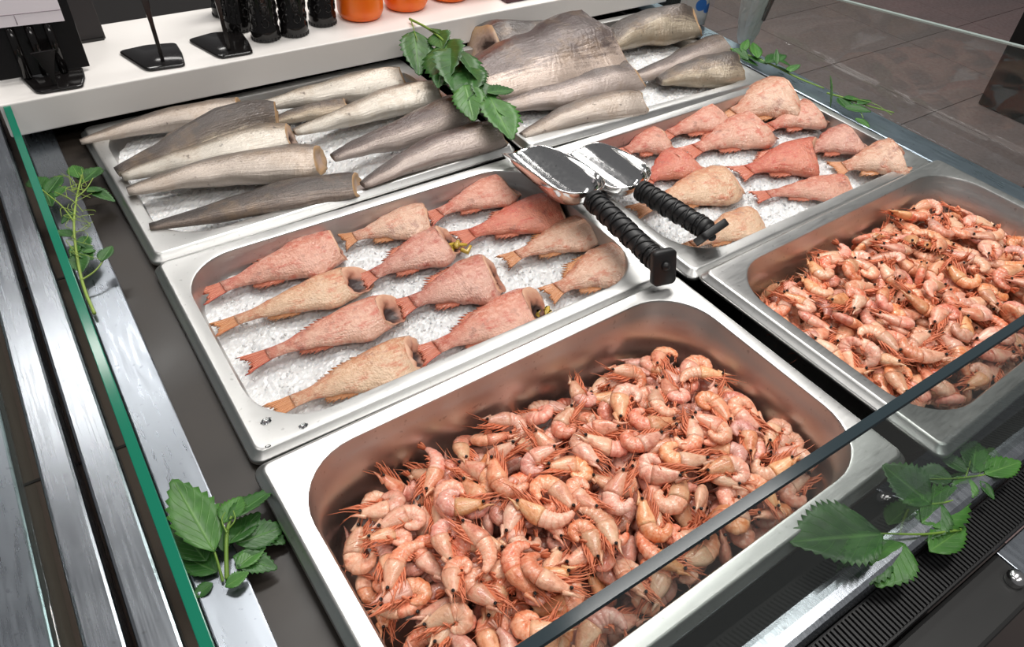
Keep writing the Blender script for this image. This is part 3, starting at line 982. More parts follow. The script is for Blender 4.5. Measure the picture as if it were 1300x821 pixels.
# ------------------------------------------------------------------ shrimp
def shrimp_meshes(seed, curl, size, hi=True):
    """body, head, eye, limbs and tail fan of a curled shrimp lying on its side in the xy plane"""
    rnd = random.Random(seed)
    n, NA, NH = (10, 24, 9) if hi else (7, 9, 5)
    LA, LH = 0.035 * size, 0.027 * size
    # centreline from the tail to the head
    pts, ang = [Vector((0, 0, 0))], 0.0
    dirs = []
    for i in range(NA):
        s = (i + 0.5) / NA
        wgt = 1.25 - 0.5 * abs(s - 0.45) / 0.55
        ang += curl / NA * wgt
        dirs.append(ang)
        pts.append(pts[-1] + Vector((math.cos(ang), math.sin(ang), 0)) * LA / NA)
    aA = list(pts)
    hang = 0.30 / NH
    hp = [pts[-1]]
    hdirs = []
    for i in range(NH):
        ang += hang
        hdirs.append(ang)
        hp.append(hp[-1] + Vector((math.cos(ang), math.sin(ang), 0)) * LH / NH)
    cen = sum(pts + hp, Vector()) / len(pts + hp)
    pts = [p - cen for p in pts]
    hp = [p - cen for p in hp]
    # the body curls to the left of its path, so the belly is on the left
    R = 0.0099 * size

    def ring(p, a, rd, rl, sk=0.0):
        left = Vector((-math.sin(a), math.cos(a), 0))
        fwd = Vector((math.cos(a), math.sin(a), 0))
        out, uvr = [], []
        for j in range(n):
            t = 2 * PI * j / n
            out.append(p + left * math.cos(t) * rd + Vector((0, 0, 1)) * math.sin(t) * rl + fwd * sk * math.cos(t))
            uvr.append((0, (1 + math.cos(t)) / 2))
        return out, uvr

    rings, uv = [], []
    for i, p in enumerate(pts):
        s = i / NA
        a = dirs[min(i, NA - 1)]
        rad = R * (0.30 + 0.66 * math.sin(min(1.0, s * 1.15) * PI / 2) ** 1.1)
        saw = (s * 6) % 1.0
        rad *= 0.90 + 0.15 * saw if hi else 1.0
        r_, u_ = ring(p, a, rad, rad * 0.66)
        rings.append(r_)
        uv.append([(s, v) for _, v in u_])
    body = MB()
    body.loft(rings, True, True, True, uv)
    rings, uv = [], []
    for i, p in enumerate(hp):
        s = i / NH
        a = hdirs[min(i, NH - 1)]
        rad = R * (1.02 if s < 0.25 else 1.02 - 0.66 * ((s - 0.25) / 0.75) ** 1.15)
        if i == 0:
            rad *= 0.98
        r_, u_ = ring(p, a, rad, rad * 0.64)
        rings.append(r_)
        uv.append([(s, v) for _, v in u_])
    head = MB()
    head.loft(rings, True, True, True, uv)
    e = hp[-1]
    fw = Vector((math.cos(ang), math.sin(ang), 0))
    lf = Vector((-math.sin(ang), math.cos(ang), 0))
    # rostrum: a toothed spike from the back of the head
    head.tube([hp[-3] - lf * R * 0.62, e - lf * R * 0.42 + fw * 0.003 * size, e - lf * R * 0.55 + fw * 0.011 * size], [R * 0.26, R * 0.17, 0.0002], 5)
    eye = MB()
    for sg in (-1, 1):
        c = e + fw * 0.0006 * size - lf * R * 0.12 + Vector((0, 0, sg * R * 0.36))
        r = 0.00185 * size
        eye.lathe([(r * math.sin(PI * k / 5 + 0.001), -r * math.cos(PI * k / 5)) for k in range(6)], 7, c, False)
    limb = MB()
    if hi:
        for k in range(10):     # walking legs and mouth parts, a bundle swept forward under the head
            s = k / 9
            p0 = hp[1].lerp(hp[-1], s) + lf * R * (0.86 - 0.52 * s)
            sg = -1 if k % 2 else 1
            d1 = (lf * rnd.uniform(0.05, 0.35) + fw * 1.0 + Vector((0, 0, sg * rnd.uniform(0.05, 0.25)))).normalized()
            d2 = (fw * 1.0 + lf * rnd.uniform(-0.35, 0.15) + Vector((0, 0, sg * rnd.uniform(-0.15, 0.2)))).normalized()
            l1, l2 = rnd.uniform(0.007, 0.011) * size, rnd.uniform(0.009, 0.015) * size
            limb.tube([p0 - d1 * 0.001, p0 + d1 * l1, p0 + d1 * l1 + d2 * l2], [0.0013 * size, 0.0010 * size, 0.0003], 4)
        for k in range(6):      # swimming legs under the tail
            s = 0.35 + 0.1 * k
            i = int(s * NA)
            a = dirs[min(i, NA - 1)]
            l_ = Vector((-math.sin(a), math.cos(a), 0))
            f_ = Vector((math.cos(a), math.sin(a), 0))
            p0 = pts[i] + l_ * R * 0.7
            d = (l_ * 0.8 - f_ * rnd.uniform(0.0, 0.9) + Vector((0, 0, rnd.uniform(-0.5, 0.5)))).normalized()
            limb.tube([p0, p0 + d * 0.0055 * size], [0.0014 * size, 0.0005], 4)
        for k in range(3):      # feelers
            d1 = (fw * 1.0 + lf * rnd.uniform(-0.6, 0.6) + Vector((0, 0, rnd.uniform(-0.3, 0.5)))).normalized()
            bend_ = lf * rnd.uniform(-0.9, 0.9) + Vector((0, 0, rnd.uniform(-0.2, 0.3)))
            ln = rnd.uniform(0.018, 0.034) * size
            limb.tube([e, e + d1 * ln * 0.5, e + d1 * ln + bend_ * ln * 0.35], [0.0006, 0.0004, 0.00015], 3)
    fan = MB()
    p0, a0 = pts[0], dirs[0]
    bk = -Vector((math.cos(a0), math.sin(a0), 0))
    l0 = Vector((-math.sin(a0), math.cos(a0), 0))
    for k in range(4 if hi else 2):
        q = (k - 1.5) * 0.34
        d = (bk * math.cos(q) + Vector((0, 0, 1)) * math.sin(q) + l0 * 0.15 * (1 if k in (1, 2) else -0.5)).normalized()
        wd = d.cross(l0).normalized() * 0.0021 * size
        ll = 0.0105 * size * (1 if k in (1, 2) else 0.88)
        th = l0 * 0.0005
        pr_ = [(0.0, 0.4), (0.5, 1.0), (0.85, 0.8), (1.0, 0.25)]
        fan.loft([[p0 + d * ll * t + wd * w_ + th, p0 + d * ll * t - wd * w_ + th, p0 + d * ll * t - wd * w_ - th, p0 + d * ll * t + wd * w_ - th] for t, w_ in pr_], True, True, True)
    return body, head, eye, limb, fan


VAR = [(11, 3.4, 1.02), (12, 3.9, 0.98), (13, 2.3, 1.02), (14, 4.2, 1.0), (15, 3.0, 0.92), (16, 3.7, 1.08), (17, 1.3, 0.95), (18, 4.0, 0.90)]
SH = []
for sd, cu, sz in VAR:
    sz *= 0.97
    hi_ = shrimp_meshes(sd, cu, sz, True)
    lo_ = shrimp_meshes(sd, cu, sz, False)
    hv = np.array([tuple(p) for p in hi_[0].v + hi_[1].v])
    SH.append(dict(hv=hv, hi=[m_.mesh(nm, M[mt]) for m_, nm, mt in zip(hi_, ('shell', 'head', 'eye', 'legs', 'tail_fan'), ('shell', 'head', 'eye', 'limb', 'limb'))],
                   lo=(lo_[0], lo_[1], lo_[4])))


def pile(key, count, target, seed, n_ind, label, group, wall_cut):
    """drops shrimp one by one into a tray: each comes to rest on those already there"""
    rs_ = np.random.RandomState(seed)
    tx, ty, tz, yw = TR[key]
    a, b_, r = OPK[key][0] - 0.012, OPK[key][1] - 0.012, OPK[key][2] - 0.01
    cell = 0.0022
    nx, ny = int(2 * a / cell) + 1, int(2 * b_ / cell) + 1
    X = (np.arange(nx) + 0.5) * cell - a
    Y = (np.arange(ny) + 0.5) * cell - b_
    XX, YY = np.meshgrid(X, Y, indexing='ij')
    hm = np.full((nx, ny), -0.098)
    idm = np.full((nx, ny), -1, dtype=int)
    qx, qy = np.abs(XX) - (a - r), np.abs(YY) - (b_ - r)
    outside = (qx > 0) & (qy > 0) & (np.hypot(np.maximum(qx, 0), np.maximum(qy, 0)) > r)
    tgt = target(XX, YY)
    placed = []
    for it in range(count):
        best = None
        for c in range(9):
            vi = rs_.randint(len(SH))
            yaw = rs_.uniform(0, 2 * PI)
            tilt = rs_.normal(0, 0.30)
            if rs_.rand() < 0.15:
                tilt += rs_.choice([-1, 1]) * 1.0
            tax = rs_.uniform(0, 2 * PI)
            fl_ = rs_.rand() < 0.5
            q = Quaternion((0, 0, 1), yaw) @ Quaternion((math.cos(tax), math.sin(tax), 0), tilt + (PI if fl_ else 0))
            Rm = np.array(q.to_matrix())
            P = SH[vi]['hv'] @ Rm.T
            lo_, hi_ = P.min(0), P.max(0)
            if rs_.rand() < 0.5 or it < 30:
                x, y = rs_.uniform(-a - lo_[0], a - hi_[0]), rs_.uniform(-b_ - lo_[1], b_ - hi_[1])
            else:      # aim for where the pile is still low
                gap = np.maximum(tgt - hm, 0) * (~outside)
                k = rs_.choice(gap.size, p=(gap / max(gap.sum(), 1e-9)).ravel()) if gap.sum() > 0 else rs_.randint(hm.size)
                x, y = XX.ravel()[k], YY.ravel()[k]
                x = min(max(x, -a - lo_[0]), a - hi_[0])
                y = min(max(y, -b_ - lo_[1]), b_ - hi_[1])
            ix = np.clip(((P[:, 0] + x + a) / cell).astype(int), 0, nx - 1)
            iy = np.clip(((P[:, 1] + y + b_) / cell).astype(int), 0, ny - 1)
            if outside[ix, iy].any():
                continue
            z = (hm[ix, iy] - P[:, 2]).max() - 0.0035
            top = (P[:, 2] + z).mean()
            sc_ = top - np.median(tgt[ix, iy])
            if best is None or sc_ < best[0]:
                best = (sc_, vi, q, x, y, z, P, ix, iy)
        if best is None or best[0] > 0.004:
            continue
        _, vi, q, x, y, z, P, ix, iy = best
        k = len(placed)
        zz = P[:, 2] + z
        o_ = np.argsort(zz)
        up_ = zz[o_] > hm[ix[o_], iy[o_]]
        hm[ix[o_][up_], iy[o_][up_]] = zz[o_][up_]
        idm[ix[o_][up_], iy[o_][up_]] = k
        placed.append((vi, q, x, y, z))
    # how much of each shrimp the top shows, weighed by how near it is and whether the frame holds it
    cy, sy = math.cos(yw), math.sin(yw)
    score = np.zeros(len(placed))
    vals, cnt = np.unique(idm[idm >= 0], return_counts=True)
    score[vals] = cnt
    W = []
    for k, (vi, q, x, y, z) in enumerate(placed):
        wx, wy, wz = tx + cy * x - sy * y, ty + sy * x + cy * y, tz + z
        W.append((wx, wy, wz))
        d = np.array([wx, wy, wz]) - CAM
        dep = d @ FW
        u, v = 650 + FOC * (d @ RT) / dep, 365.5 - FOC * (d @ UP) / dep
        if not (-10 < u < 1312 and -10 < v < 832):
            score[k] = 0
        score[k] /= dep ** 2
    order = np.argsort(-score)
    ind = [k for k in order[:n_ind] if score[k] > 18]
    rest = [k for k in range(len(placed)) if k not in set(ind)]
    for k in ind:
        vi, q, x, y, z = placed[k]
        root = empty('cooked_shrimp', W[k])
        root.rotation_mode = 'QUATERNION'
        root.rotation_quaternion = Quaternion((0, 0, 1), yw) @ q
        tag(root, label, 'shrimp', group)
        head_o = None
        for me in SH[vi]['hi']:
            nm = me.name.split('.')[0]
            o = link(bpy.data.objects.new(nm, me), head_o if nm == 'eye' else root)
            if nm == 'head':
                head_o = o
    mb = MB()
    for k in rest:
        vi, q, x, y, z = placed[k]
        qq = Quaternion((0, 0, 1), yw) @ q
        for part_ in SH[vi]['lo']:
            mb.add([qq @ Vector(p) + Vector(W[k]) for p in part_.v], part_.f, part_.uv)
    o = mb.build('shrimp_heap', M['shell'])
    tag(o, wall_cut, 'shrimp', None, 'stuff')
    print('PILE', key, len(placed), len(ind), len(rest))


def target_c(X, Y):
    e = np.minimum((0.242 - np.abs(X)) / 0.10, 1) * np.minimum((0.140 - np.abs(Y)) / 0.09, 1)
    back = np.clip((Y + 0.02) / 0.14, 0, 1)
    left = np.clip((-X - 0.12) / 0.12, 0, 1)
    return -0.047 + 0.024 * np.clip(e, 0, 1) - 0.016 * back - 0.016 * left * np.clip((Y + 0.10) / 0.1, 0, 1)


def target_e(X, Y):
    e = np.minimum((0.242 - np.abs(X)) / 0.08, 1) * np.minimum((0.140 - np.abs(Y)) / 0.08, 1)
    left = np.clip((-X - 0.10) / 0.12, 0, 1)
    return -0.042 + 0.024 * np.clip(e, 0, 1) - 0.010 * left * np.clip((Y) / 0.1, 0, 1)


pile('C', 560, target_c, 3, 150, 'cooked pink shrimp in its shell, heaped in the front left steel tray', 'cooked shrimp in the front left tray',
     'lower layers of cooked shrimp in the front left tray')
pile('E', 560, target_e, 9, 150, 'cooked pink shrimp in its shell, heaped in the front right steel tray', 'cooked shrimp in the front right tray',
     'lower layers of cooked shrimp in the front right tray')


# ------------------------------------------------------------------ scoops
def scoop(label, tip, back, end, zt, zb_, ze, width, depth, blade, roll=0.0, plate_roll=0.0):
    T, B, E_ = at(*tip, zt), at(*back, zb_), at(*end, ze)
    root = thing('steel_scoop', label, 'scoop', tuple(B), (0, 0, 0), 'steel scoops with black handles')
    ax = (T - B)
    L = ax.length
    f = ax.normalized()
    s = Vector((0, 0, 1)).cross(f).normalized()
    u = f.cross(s)
    if roll:
        q = Quaternion(f, roll)
        s, u = q @ s, q @ u
    mb = MB()
    NS, NT_ = 30, 26
    rings = []
    for i in range(NS + 1):
        t = i / NS
        # round back, slanted pointed mouth
        if t < 0.24:
            k = math.sqrt(max(0.0, 1 - ((0.24 - t) / 0.24) ** 2))
        else:
            k = 1.0
        k = max(k, 0.03)
        wall = 1.0 if t < 0.35 else 1 - 0.62 * ((t - 0.35) / 0.65) ** 1.6        # how high the side walls reach
        wmax = width / 2 * (0.55 + 0.45 * k) if t < 0.24 else width / 2 * (1 - 0.10 * (t - 0.24))
        ang = (0.50 * PI) * (0.16 + 0.84 * wall ** 0.8) if t > 0.30 else 0.5 * PI
        if t > 0.84:
            ang *= math.sqrt(max(0.03, 1 - ((t - 0.84) / 0.163) ** 2))
        ring = []
        for j in range(NT_ + 1):
            a = (2 * j / NT_ - 1) * ang
            x = math.sin(a) * wmax * k ** 0.25 if t < 0.24 else math.sin(a) * wmax
            zz = -math.cos(a) * depth * k
            lift = 0.012 * t ** 2
            ring.append(f * L * t + s * x + u * (zz + lift))
        rings.append(ring)
    mb.loft(rings, False)
    o = mb.build('bowl', M['scoop'], root)
    solid(o, 0.0016, 0)
    sb = o.modifiers.new('smooth', 'SUBSURF')
    sb.levels = sb.render_levels = 1
    # handle: black grip wrapped in cord
    h0 = -f * 0.004 - u * depth * 0.30
    h1 = E_ - B
    hd = (h1 - h0)
    HL = hd.length
    hn = hd.normalized()
    x = hn.cross(Vector((0, 0, 1))).normalized()
    y = x.cross(hn)

    def hr(t):
        return 0.0138 + 0.0012 * math.sin(t * PI) - 0.0008 * t

    mb = MB()
    rings = []
    for i in range(25):
        t = i / 24
        r = hr(t) * (0.90 if 0.03 < t < 0.93 else 1.04)
        rings.append([h0 + hd * t + (x * math.cos(2 * PI * j / 18) + y * math.sin(2 * PI * j / 18)) * r for j in range(18)])
    mb.loft(rings, True, True, True)
    grip = mb.build('handle', M['rubber'], root)
    mb = MB()
    for sg, turns, ph in ((1, 9.0, 0), (-1, 9.0, 0.4), (1, 9.0, PI)):
        pl = []
        for i in range(180):
            t = i / 179
            a = sg * turns * 2 * PI * t * 0.55 + ph
            pl.append(h0 + hd * (0.05 + 0.86 * t) + (x * math.cos(a) + y * math.sin(a)) * (hr(t) * 0.93))
        mb.tube(pl, 0.0015, 5)
    for tt in (0.04, 0.09, 0.86, 0.92):
        c = h0 + hd * tt
        pl = [c + (x * math.cos(2 * PI * i / 24) + y * math.sin(2 * PI * i / 24)) * hr(tt) * 0.97 for i in range(25)]
        mb.tube(pl, 0.0018, 5, False)
    mb.build('cord_wrap', M['rubber'], grip)
    # end plate with its stud
    pn = blade.normalized()
    px = pn.cross(Vector((0, 0, 1)))
    px = px.normalized() if px.length > 0.1 else Vector((1, 0, 0))
    py = px.cross(pn)
    if plate_roll:
        q = Quaternion(pn, plate_roll)
        px, py = q @ px, q @ py
    c = h1 + hn * 0.006
    hw, hh, th = 0.0150, 0.0215, 0.0040
    out = rrect(hw, hh, 0.006, 0, 5)
    lo_ = [c + px * p.x + py * p.y - pn * th for p in out]
    hi_ = [c + px * p.x + py * p.y + pn * th for p in out]
    hi2 = [c + px * p.x * 0.93 + py * p.y * 0.95 + pn * (th + 0.0012) for p in out]
    lo2 = [c + px * p.x * 0.93 + py * p.y * 0.95 - pn * (th + 0.0012) for p in out]
    mb = MB()
    mb.loft([lo2, lo_, hi_, hi2], True, True, True)
    mb.tube([h1 - hn * 0.004, c], [0.012, 0.009], 14)
    plate = mb.build('end_plate', M['rubber'], root)
    mb = MB()
    st = c + pn * (th + 0.001) + py * 0.003
    rings = []
    for r, d in ((0.0056, 0.0), (0.0054, 0.002), (0.0042, 0.0042), (0.002, 0.0054), (0.0003, 0.0057)):
        rings.append([st + (px * math.cos(2 * PI * j / 14) + py * math.sin(2 * PI * j / 14)) * r + pn * d for j in range(14)])
    mb.loft(rings, True, True, True)
    mb.build('stud', M['rubber'], plate)
    return root


scoop('polished metal scoop resting on the left tray corner, its square end plate facing out', (652, 174), (752, 242), (838, 335), 0.034, 0.040, 0.030,
      0.084, 0.036, Vector((-0.25, -1, 0.35)), roll=0.10)
scoop('polished metal scoop lying on the right redfish tray, behind the other scoop', (726, 178), (812, 232), (898, 292), 0.022, 0.024, 0.020,
      0.082, 0.032, Vector((0.15, -0.80, -0.50)), roll=-0.05, plate_roll=1.85)


# ------------------------------------------------------------------ leaves
def leaf_obj(parent, base, p0, p1, wr, mat, curl=0.0, fold=0.25, tilt=0.0, teeth=9, up=(0, 0, 1)):
    p0, p1 = Vector(p0) - base, Vector(p1) - base
    ax = p1 - p0
    L = ax.length
    f = ax.normalized()
    s = Vector(up).cross(f)
    s = s.normalized() if s.length > 0.05 else Vector((1, 0, 0))
    u = f.cross(s)
    if tilt:
        q = Quaternion(f, tilt)
        s, u = q @ s, q @ u
    NL, NW = teeth * 2, 6
    vs, us, fs = [], [], []
    for i in range(NL + 1):
        t = i / NL
        hw = wr * L * 0.5 * (math.sin(PI * t ** 0.72) ** 0.85 if 0 < t < 1 else 0.0) + 0.0004
        for j in range(NW + 1):
            v = 2 * j / NW - 1
            e = hw * v
            fwd = 0.0
            if abs(v) == 1:
                e *= 1.10 if i % 2 else 0.92
                fwd = 0.02 * L if i % 2 else -0.008 * L
            h = abs(e) * fold - curl * L * (t - 0.1) ** 2 + 0.03 * L * math.sin(7 * PI * t - 4 * abs(v)) * wr * 0.35 * abs(v)
            vs.append(p0 + f * (L * t + fwd + abs(e) * 0.25 * (1 - t)) + s * e + u * h)
            us.append((t, j / NW))
    for i in range(NL):
        for j in range(NW):
            fs.append((i * (NW + 1) + j, i * (NW + 1) + j + 1, (i + 1) * (NW + 1) + j + 1, (i + 1) * (NW + 1) + j))
    mb = MB()
    mb.add(vs, fs, us)
    return solid(mb.build('leaf', mat, parent), 0.0005)


def sprig(name, label, stems, leaves, loc=None, smat=None):
    """stems: list of ([(u, v, z)...], radius); leaves: ((u,v,z) base, (u,v,z) tip, width ratio, options)"""
    pts = [[at(*p) for p in st] for st, _ in stems]
    base = pts[0][0] if pts else at(*leaves[0][0])
    root = thing(name, label, 'herb sprig', tuple(base))
    for P, (_, r) in zip(pts, stems):
        # smooth the polyline
        Q = [p - base for p in P]
        for _k in range(2):
            N = [Q[0]]
            for a, b in zip(Q, Q[1:]):
                N += [a * 0.75 + b * 0.25, a * 0.25 + b * 0.75]
            Q = N + [Q[-1]]
        mb = MB()
        mb.tube(Q, [r * (1 - 0.45 * i / len(Q)) for i in range(len(Q))], 6)
        mb.build('stem', smat or M['stem'], root)
    for p0, p1, wr, kw in leaves:
        kw = dict(kw)
        m_ = M[kw.pop('m', 'leaf')]
        leaf_obj(root, base, at(*p0), at(*p1), wr, m_, **kw)
    return root


# the sprig hanging from the shelf over the whitefish
sprig('nettle_sprig', 'green leafy sprig hanging from the white shelf over the whitefish',
      [([(520, 24, 0.060), (548, 38, 0.064), (572, 60, 0.058), (600, 90, 0.05), (618, 118, 0.042), (640, 160, 0.03)], 0.0022),
       ([(522, 26, 0.060), (526, 40, 0.060), (530, 52, 0.056)], 0.0011),
       ([(572, 58, 0.058), (582, 66, 0.056), (583, 100, 0.05), (588, 130, 0.04)], 0.0011),
       ([(612, 100, 0.05), (626, 118, 0.042), (636, 124, 0.04)], 0.0009)],
      [((526, 40, 0.060), (532, 96, 0.030), 0.50, dict(tilt=0.5, up=(0.2, -0.8, 0.5))),
       ((544, 36, 0.063), (572, 52, 0.050), 0.75, dict(tilt=-0.3)),
       ((556, 40, 0.062), (562, 62, 0.056), 0.70, dict(tilt=0.4)),
       ((566, 52, 0.060), (566, 108, 0.045), 0.55, dict(tilt=0.5)),
       ((580, 62, 0.060), (578, 118, 0.045), 0.60, dict(tilt=-0.2)),
       ((588, 72, 0.057), (612, 108, 0.051), 0.55, dict(tilt=-0.5)),
       ((596, 86, 0.054), (590, 130, 0.042), 0.60, dict(tilt=0.2)),
       ((590, 108, 0.051), (602, 154, 0.034), 0.55, dict(m='leaf_mid', tilt=0.2)),
       ((606, 100, 0.051), (622, 142, 0.036), 0.50, dict(tilt=-0.3)),
       ((618, 118, 0.048), (652, 114, 0.036), 0.45, dict(tilt=0.2)),
       ((622, 124, 0.045), (650, 178, 0.034), 0.50, dict(m='leaf_mid', tilt=-0.1)),
       ((630, 138, 0.042), (664, 156, 0.034), 0.42, dict(m='leaf_mid')),
       ((560, 92, 0.051), (556, 112, 0.042), 0.6, {})])

# sprigs on the right ledge
sprig('ledge_sprig', 'thin green sprig on the steel ledge by the back right whitefish tray',
      [([(928, 62, 0.005), (955, 72, 0.008), (985, 84, 0.006), (1010, 98, 0.002), (1046, 112, 0.0)], 0.0022),
       ([(955, 72, 0.008), (950, 58, 0.015)], 0.0010), ([(985, 84, 0.008), (987, 64, 0.020)], 0.0010)],
      [((930, 62, 0.008), (950, 76, 0.006), 0.5, dict(tilt=0.3)), ((942, 66, 0.010), (950, 50, 0.022), 0.42, dict(m='leaf_mid')),
       ((950, 72, 0.008), (974, 82, 0.006), 0.45, {}), ((962, 74, 0.012), (956, 54, 0.02), 0.4, dict(m='leaf_mid')),
       ((972, 80, 0.010), (998, 70, 0.012), 0.5, {}), ((984, 84, 0.010), (1004, 92, 0.008), 0.55, dict(tilt=-0.4)),
       ((986, 82, 0.012), (986, 62, 0.03), 0.30, {}), ((998, 92, 0.006), (1016, 82, 0.014), 0.45, dict(m='leaf_mid')),
       ((990, 78, 0.016), (1004, 84, 0.008), 0.7, {}), ((938, 72, 0.004), (962, 84, 0.002), 0.35, {})])
sprig('ledge_sprig', 'green sprig with one upright leaf on the ledge beside the right redfish tray',
      [([(1050, 118, 0.006), (1075, 125, 0.010), (1100, 134, 0.008), (1135, 143, 0.006)], 0.0018),
       ([(1064, 122, 0.008), (1088, 132, 0.008), (1096, 150, 0.003)], 0.0010), ([(1075, 124, 0.01), (1110, 130, 0.015), (1132, 146, 0.01)], 0.0008)],
      [((1054, 136, 0.004), (1054, 96, 0.040), 0.42, dict(m='leaf_mid', up=(0.6, -0.6, 0.3))),
       ((1064, 124, 0.010), (1078, 140, 0.004), 0.7, {}), ((1072, 136, 0.006), (1106, 142, 0.008), 0.42, dict(tilt=0.3)),
       ((1070, 124, 0.012), (1094, 128, 0.010), 0.5, {}), ((1088, 132, 0.01), (1106, 128, 0.012), 0.5, {}),
       ((1086, 150, 0.003), (1104, 162, 0.002), 0.5, dict(m='leaf_mid'))])

# sprig on the left ledge
vine = [([(120, 398, -0.006), (106, 366, 0.0), (98, 330, 0.008), (93, 290, 0.012), (96, 255, 0.014), (104, 222, 0.012)], 0.0020),
        ([(104, 355, 0.003), (122, 344, 0.006), (134, 326, 0.010)], 0.0012),
        ([(94, 282, 0.012), (80, 262, 0.014), (62, 248, 0.012), (48, 236, 0.01)], 0.0012),
        ([(96, 258, 0.014), (86, 250, 0.018), (70, 244, 0.016)], 0.0009), ([(96, 252, 0.014), (110, 240, 0.018), (118, 226, 0.016)], 0.0009)]
rv = random.Random(4)
for k in range(26):
    u0, v0 = 96 + rv.uniform(-6, 10), rv.uniform(224, 330)
    vine.append(([(u0, v0, 0.012), (u0 + rv.uniform(-20, 18), v0 + rv.uniform(-16, 8), 0.018), (u0 + rv.uniform(-30, 28), v0 + rv.uniform(-26, 12), 0.014)], 0.0005))
sprig('herb_sprig', 'stringy green sprig lying on the ledge inside the left glass', vine,
      [((56, 240, 0.006), (40, 226, 0.008), 0.8, {}), ((60, 246, 0.006), (78, 222, 0.010), 0.6, {}), ((62, 252, 0.004), (48, 248, 0.004), 0.6, {}),
       ((92, 300, 0.004), (66, 294, 0.002), 0.6, dict(tilt=0.2)), ((96, 312, 0.006), (118, 330, 0.004), 0.6, {}), ((98, 322, 0.006), (104, 346, 0.002), 0.7, {}),
       ((128, 332, 0.010), (142, 312, 0.012), 0.6, {}), ((110, 238, 0.0), (146, 256, -0.01), 0.4, {}), ((104, 232, 0.0), (126, 212, -0.008), 0.6, {}),
       ((100, 226, 0.004), (92, 210, 0.006), 0.6, dict(m='leaf_mid')), ((104, 300, 0.008), (112, 316, 0.006), 0.6, {}),
       ((96, 268, 0.006), (78, 284, 0.002), 0.5, {}), ((110, 244, 0.002), (134, 240, -0.006), 0.5, {}), ((70, 250, 0.006), (84, 236, 0.010), 0.6, dict(m='leaf_mid')),
       ((100, 310, 0.008), (90, 326, 0.004), 0.6, dict(m='leaf_mid')), ((106, 320, 0.008), (122, 318, 0.006), 0.6, dict(m='leaf_mid')), ((58, 244, 0.006), (66, 262, 0.002), 0.6, {})], smat=M['stem_pale'])

# leaves at the lower left, between the ledge and the front tray
sprig('nettle_sprig', 'large-leaved green sprig in the lower left gap beside the front shrimp tray',
      [([(288, 735, -0.010), (287, 700, 0.0), (288, 672, 0.006), (294, 655, 0.010)], 0.0020), ([(283, 738, -0.01), (276, 712, 0.0), (271, 696, 0.004)], 0.0013),
       ([(288, 676, 0.008), (280, 660, 0.012), (286, 650, 0.014)], 0.0008), ([(289, 672, 0.008), (300, 660, 0.012), (296, 648, 0.014)], 0.0008)],
      [((272, 700, 0.004), (219, 608, 0.010), 0.46, dict(m='leaf_mid', tilt=0.15)),
       ((290, 660, 0.010), (348, 620, -0.008), 0.42, dict(tilt=-0.3)), ((284, 664, 0.010), (306, 630, 0.0), 0.6, dict(m='leaf_mid')),
       ((300, 690, -0.004), (362, 668, -0.014), 0.6, dict(tilt=0.2)), ((296, 706, -0.006), (352, 722, -0.014), 0.55, {}),
       ((290, 690, 0.0), (330, 650, -0.010), 0.5, {}), ((262, 712, -0.006), (222, 660, -0.012), 0.55, {}),
       ((276, 726, -0.008), (232, 706, -0.012), 0.6, {}), ((300, 722, -0.006), (338, 690, -0.010), 0.5, dict(m='leaf_mid')),
       ((286, 745, -0.006), (316, 726, -0.004), 0.6, dict(m='leaf_mid')), ((320, 668, -0.012), (362, 690, -0.016), 0.6, {}),
       ((284, 700, -0.004), (284, 668, 0.006), 0.5, {}),
       ((270, 740, -0.010), (244, 760, -0.014), 0.6, {})])
# leaves behind the front glass
sprig('nettle_sprig', 'big serrated leaves behind the front glass at the shrimp tray corner',
      [([(1220, 672, -0.010), (1180, 678, -0.006), (1150, 678, -0.002), (1118, 677, 0.0)], 0.0014), ([(1180, 640, -0.006), (1200, 638, -0.008), (1225, 630, -0.01)], 0.0012),
       ([(1074, 732, -0.016), (1082, 716, -0.012), (1096, 702, -0.01)], 0.0012)],
      [((1120, 678, 0.0), (1002, 688, 0.0), 0.74, dict(tilt=0.1, teeth=13)), ((1182, 640, -0.004), (1120, 590, 0.008), 0.80, dict(tilt=-0.2, teeth=11)),
       ((1148, 690, -0.008), (1112, 745, -0.012), 0.7, dict(m='leaf_mid')), ((1170, 664, -0.008), (1228, 624, -0.012), 0.55, dict(m='leaf_mid', tilt=0.2)),
       ((1130, 700, -0.012), (1060, 735, -0.014), 0.6, {}), ((1196, 640, -0.008), (1170, 686, -0.012), 0.6, {}),
       ((1180, 700, -0.012), (1225, 668, -0.012), 0.5, dict(m='leaf_mid'))])
sprig('nettle_sprig', 'dull green leaves behind the front glass under the right shrimp tray corner',
      [([(1270, 600, -0.010), (1240, 604, -0.008), (1210, 608, -0.006), (1180, 608, -0.006)], 0.0012), ([(1226, 606, -0.008), (1232, 585, -0.008)], 0.001)],
      [((1210, 608, -0.006), (1162, 600, -0.010), 0.75, {}), ((1228, 600, -0.008), (1190, 575, -0.012), 0.6, {}), ((1235, 600, -0.008), (1240, 560, -0.014), 0.55, {}),
       ((1230, 606, -0.008), (1216, 636, -0.012), 0.7, dict(m='leaf_mid')), ((1250, 602, -0.008), (1296, 586, -0.006), 0.5, dict(m='leaf_mid')),
       ((1244, 610, -0.008), (1262, 634, -0.012), 0.5, {})])

